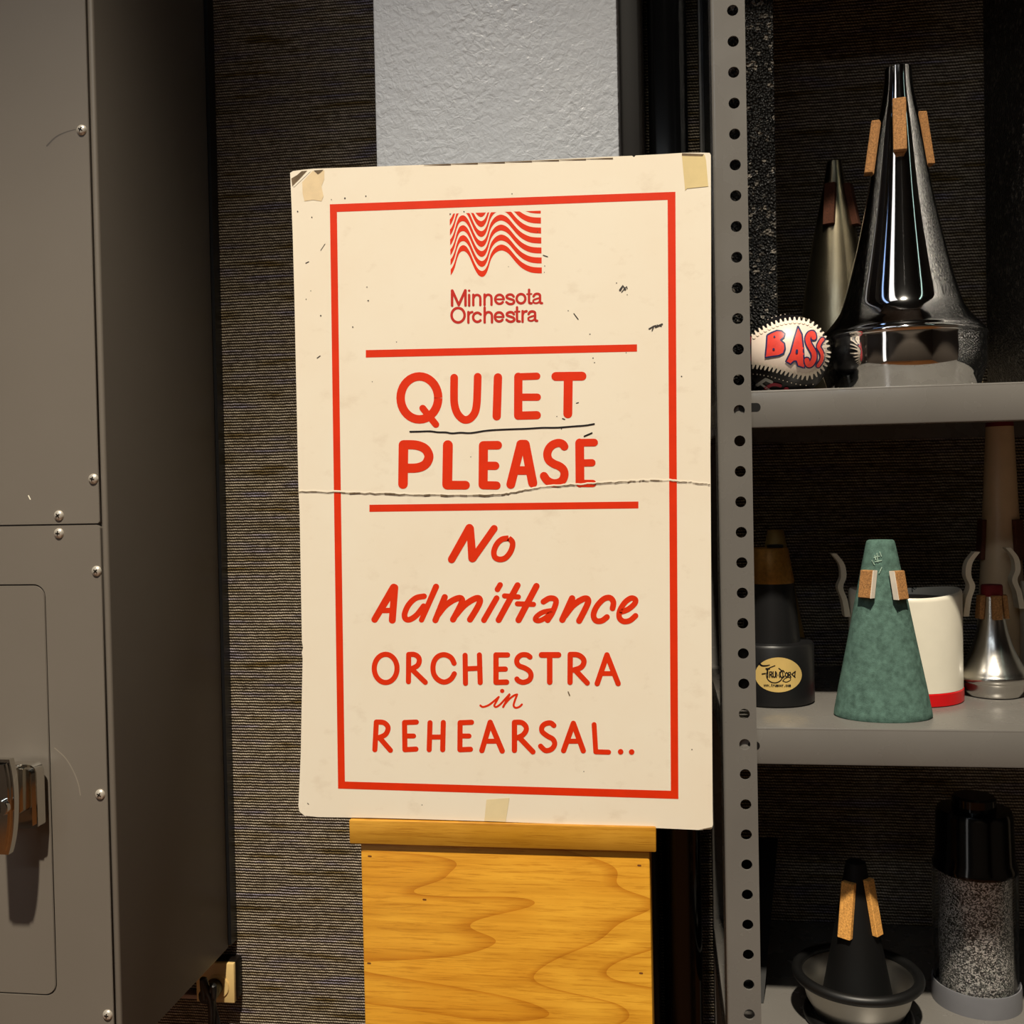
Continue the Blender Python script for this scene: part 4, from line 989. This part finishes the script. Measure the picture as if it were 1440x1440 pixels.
# small silver mute with a red ring
vY = 1.03; vp = at(1396, 950, vY); vs_ = scale_at(1396, 950, vY)
vm = thing('trumpet_mute', 'small silver flared mute with a dark red ring on top', 'mute', (vp.x, vY, zM), 'brass mutes on the shelves')
vpr = pprof(1396, vY, [(968, 39.5), (958, 42.5), (955, 45), (951.5, 47), (948, 47), (945, 45.5), (940, 43), (930, 37), (915, 29.5), (900, 24), (885, 20), (868, 16.8), (850, 14.6), (838, 13.8)])
lathe('body', [(0, zM), (34/vs_, zM), (37/vs_, zM+.0015)]+smooth_prof(vpr, 4)+[(0, vpr[-1][1])], vp.x, vY, 'satin_aluminium', vm, 96)
vr = pprof(1396, vY, [(838, 13.6), (836, 14.6), (824, 14.2), (822, 13.2)]); lathe('red_ring', [(0, vr[0][1])]+vr+[(0, vr[-1][1])], vp.x, vY, 'dark_red_felt', vm, 48)
for ang in (4, 78, -75): cork(vm, vp.x, vY, Z(1396, 869, vY), Z(1396, 836, vY), .0105, .0085, .0045, math.radians(ang), .0088, 'cork')
# tall tan mute at the back
tY = 1.115; tp = at(1408, 800, tY)
tm = thing('tall_tan_mute', 'tall tan tapered mute with a red tip, at the back of the middle shelf', 'mute', (tp.x, tY, zM), 'mutes on the middle shelf')
tq = pprof(1408, tY, [(960, 37), (840, 29.5), (720, 23.5), (600, 18)])
lathe('body', [(0, zM), (38/scale_at(1408, 960, tY), zM)]+tq+[(0, tq[-1][1])], tp.x, tY, 'tan_fibre', tm, 56)
tr = pprof(1408, tY, [(600, 18.2), (594, 17.8)]); lathe('red_tip', [(0, tr[0][1])]+tr+[(0, tr[-1][1])], tp.x, tY, 'dark_red_felt', tm, 40)
for ang in (34, -80): cork(tm, tp.x, tY, Z(1408, 786, tY), Z(1408, 730, tY), .0195, .0172, .0045, math.radians(ang), .012, 'dark_cork')

# ================================================================== LOWEST BAY
uY = 0.98; upt = at(1206, 1400, uY); us = scale_at(1206, 1380, uY)
um = thing('cup_mute', 'black cone mute with two orange corks standing in a round aluminium cup', 'mute', (upt.x, uY, zB), 'brass mutes on the shelves')
zrim = 1.5-.451; Rr = 82/us
lathe('rim', torus_profile(Rr, zrim, .0048, 14), upt.x, uY, 'black_rubber', um, 80, closed=True)
lathe('cup', [(0, zB+.004), (.034, zB+.004), (.038, zB+.006), (.046, zrim-.022), (Rr-.003, zrim-.003), (Rr-.005, zrim-.001), (Rr-.008, zrim-.004), (.043, zrim-.022), (.036, zB+.009), (0, zB+.009)], upt.x, uY, 'brushed_aluminium', um, 96)
lathe('foot_ring', torus_profile(.045, zB+.0045, .0045, 10), upt.x, uY, 'black_rubber', um, 64, closed=True)
cq = pprof(1207, uY, [(1400, 48), (1310, 31), (1212, 13.5)])
cq0 = (cq[0][0]+.004, zB+.010)
lathe('cone', [(0, cq0[1]), cq0]+cq+[(cq[-1][0]*.85, cq[-1][1]+.0006), (0, cq[-1][1]+.0006)], upt.x, uY, 'black_felt', um, 64)
for ang, y1_, y0_, wd in ((-38, 1235, 1309, .0125), (48, 1231, 1305, .0105)):
    za, zb_ = Z(1207, y0_, uY), Z(1207, y1_, uY)
    def rad(z): return cq[2][0]+(cq[1][0]-cq[2][0])*(cq[2][1]-z)/(cq[2][1]-cq[1][1])
    cork(um, upt.x, uY, za, zb_, rad(za)-.001, rad(zb_)-.001, .0055, math.radians(ang), wd, 'bright_cork')

eY = 1.028; ep = at(1372, 1330, eY); es = scale_at(1372, 1330, eY); eR = 56/es
em = thing('glitter_tube', 'clear tube lined with silver glitter under a glossy black cap', 'tube', (ep.x, eY, zB))
z1 = Z(1372, 1222, eY); zr_ = zB+.020
lathe('clear_tube', [(eR, zB+.004), (eR, z1+.002), (eR-.002, z1+.002), (eR-.002, zB+.004)], ep.x, eY, 'acrylic', em, 72, closed=True)
lathe('glitter_lining', [(0, zB+.005), (eR*.86, zB+.005), (eR*.87, z1-.06), (eR*.84, z1-.03), (eR*.86, z1-.001), (0, z1-.001)], ep.x, eY, 'glitter', em, 64)
lathe('base_ring', [(0, zB), (eR*1.05, zB), (eR*1.05, zr_-.003), (eR*1.035, zr_), (eR*1.005, zr_), (eR*1.005, zB+.0035), (0, zB+.0035)], ep.x, eY, 'grey_plastic', em, 72)
z2 = Z(1372, 1137, eY); z3 = Z(1372, 1118, eY)
lathe('cap', [(0, z1+.002), (eR*1.0, z1+.002), (eR*1.0, z1+.006), (eR*.93, z1+.012), (eR*.90, z2-.004), (eR*.86, z2), (eR*.52, z2+.001), (eR*.52, z3-.002), (eR*.46, z3), (0, z3)], ep.x, eY, 'black_lacquer', em, 72)
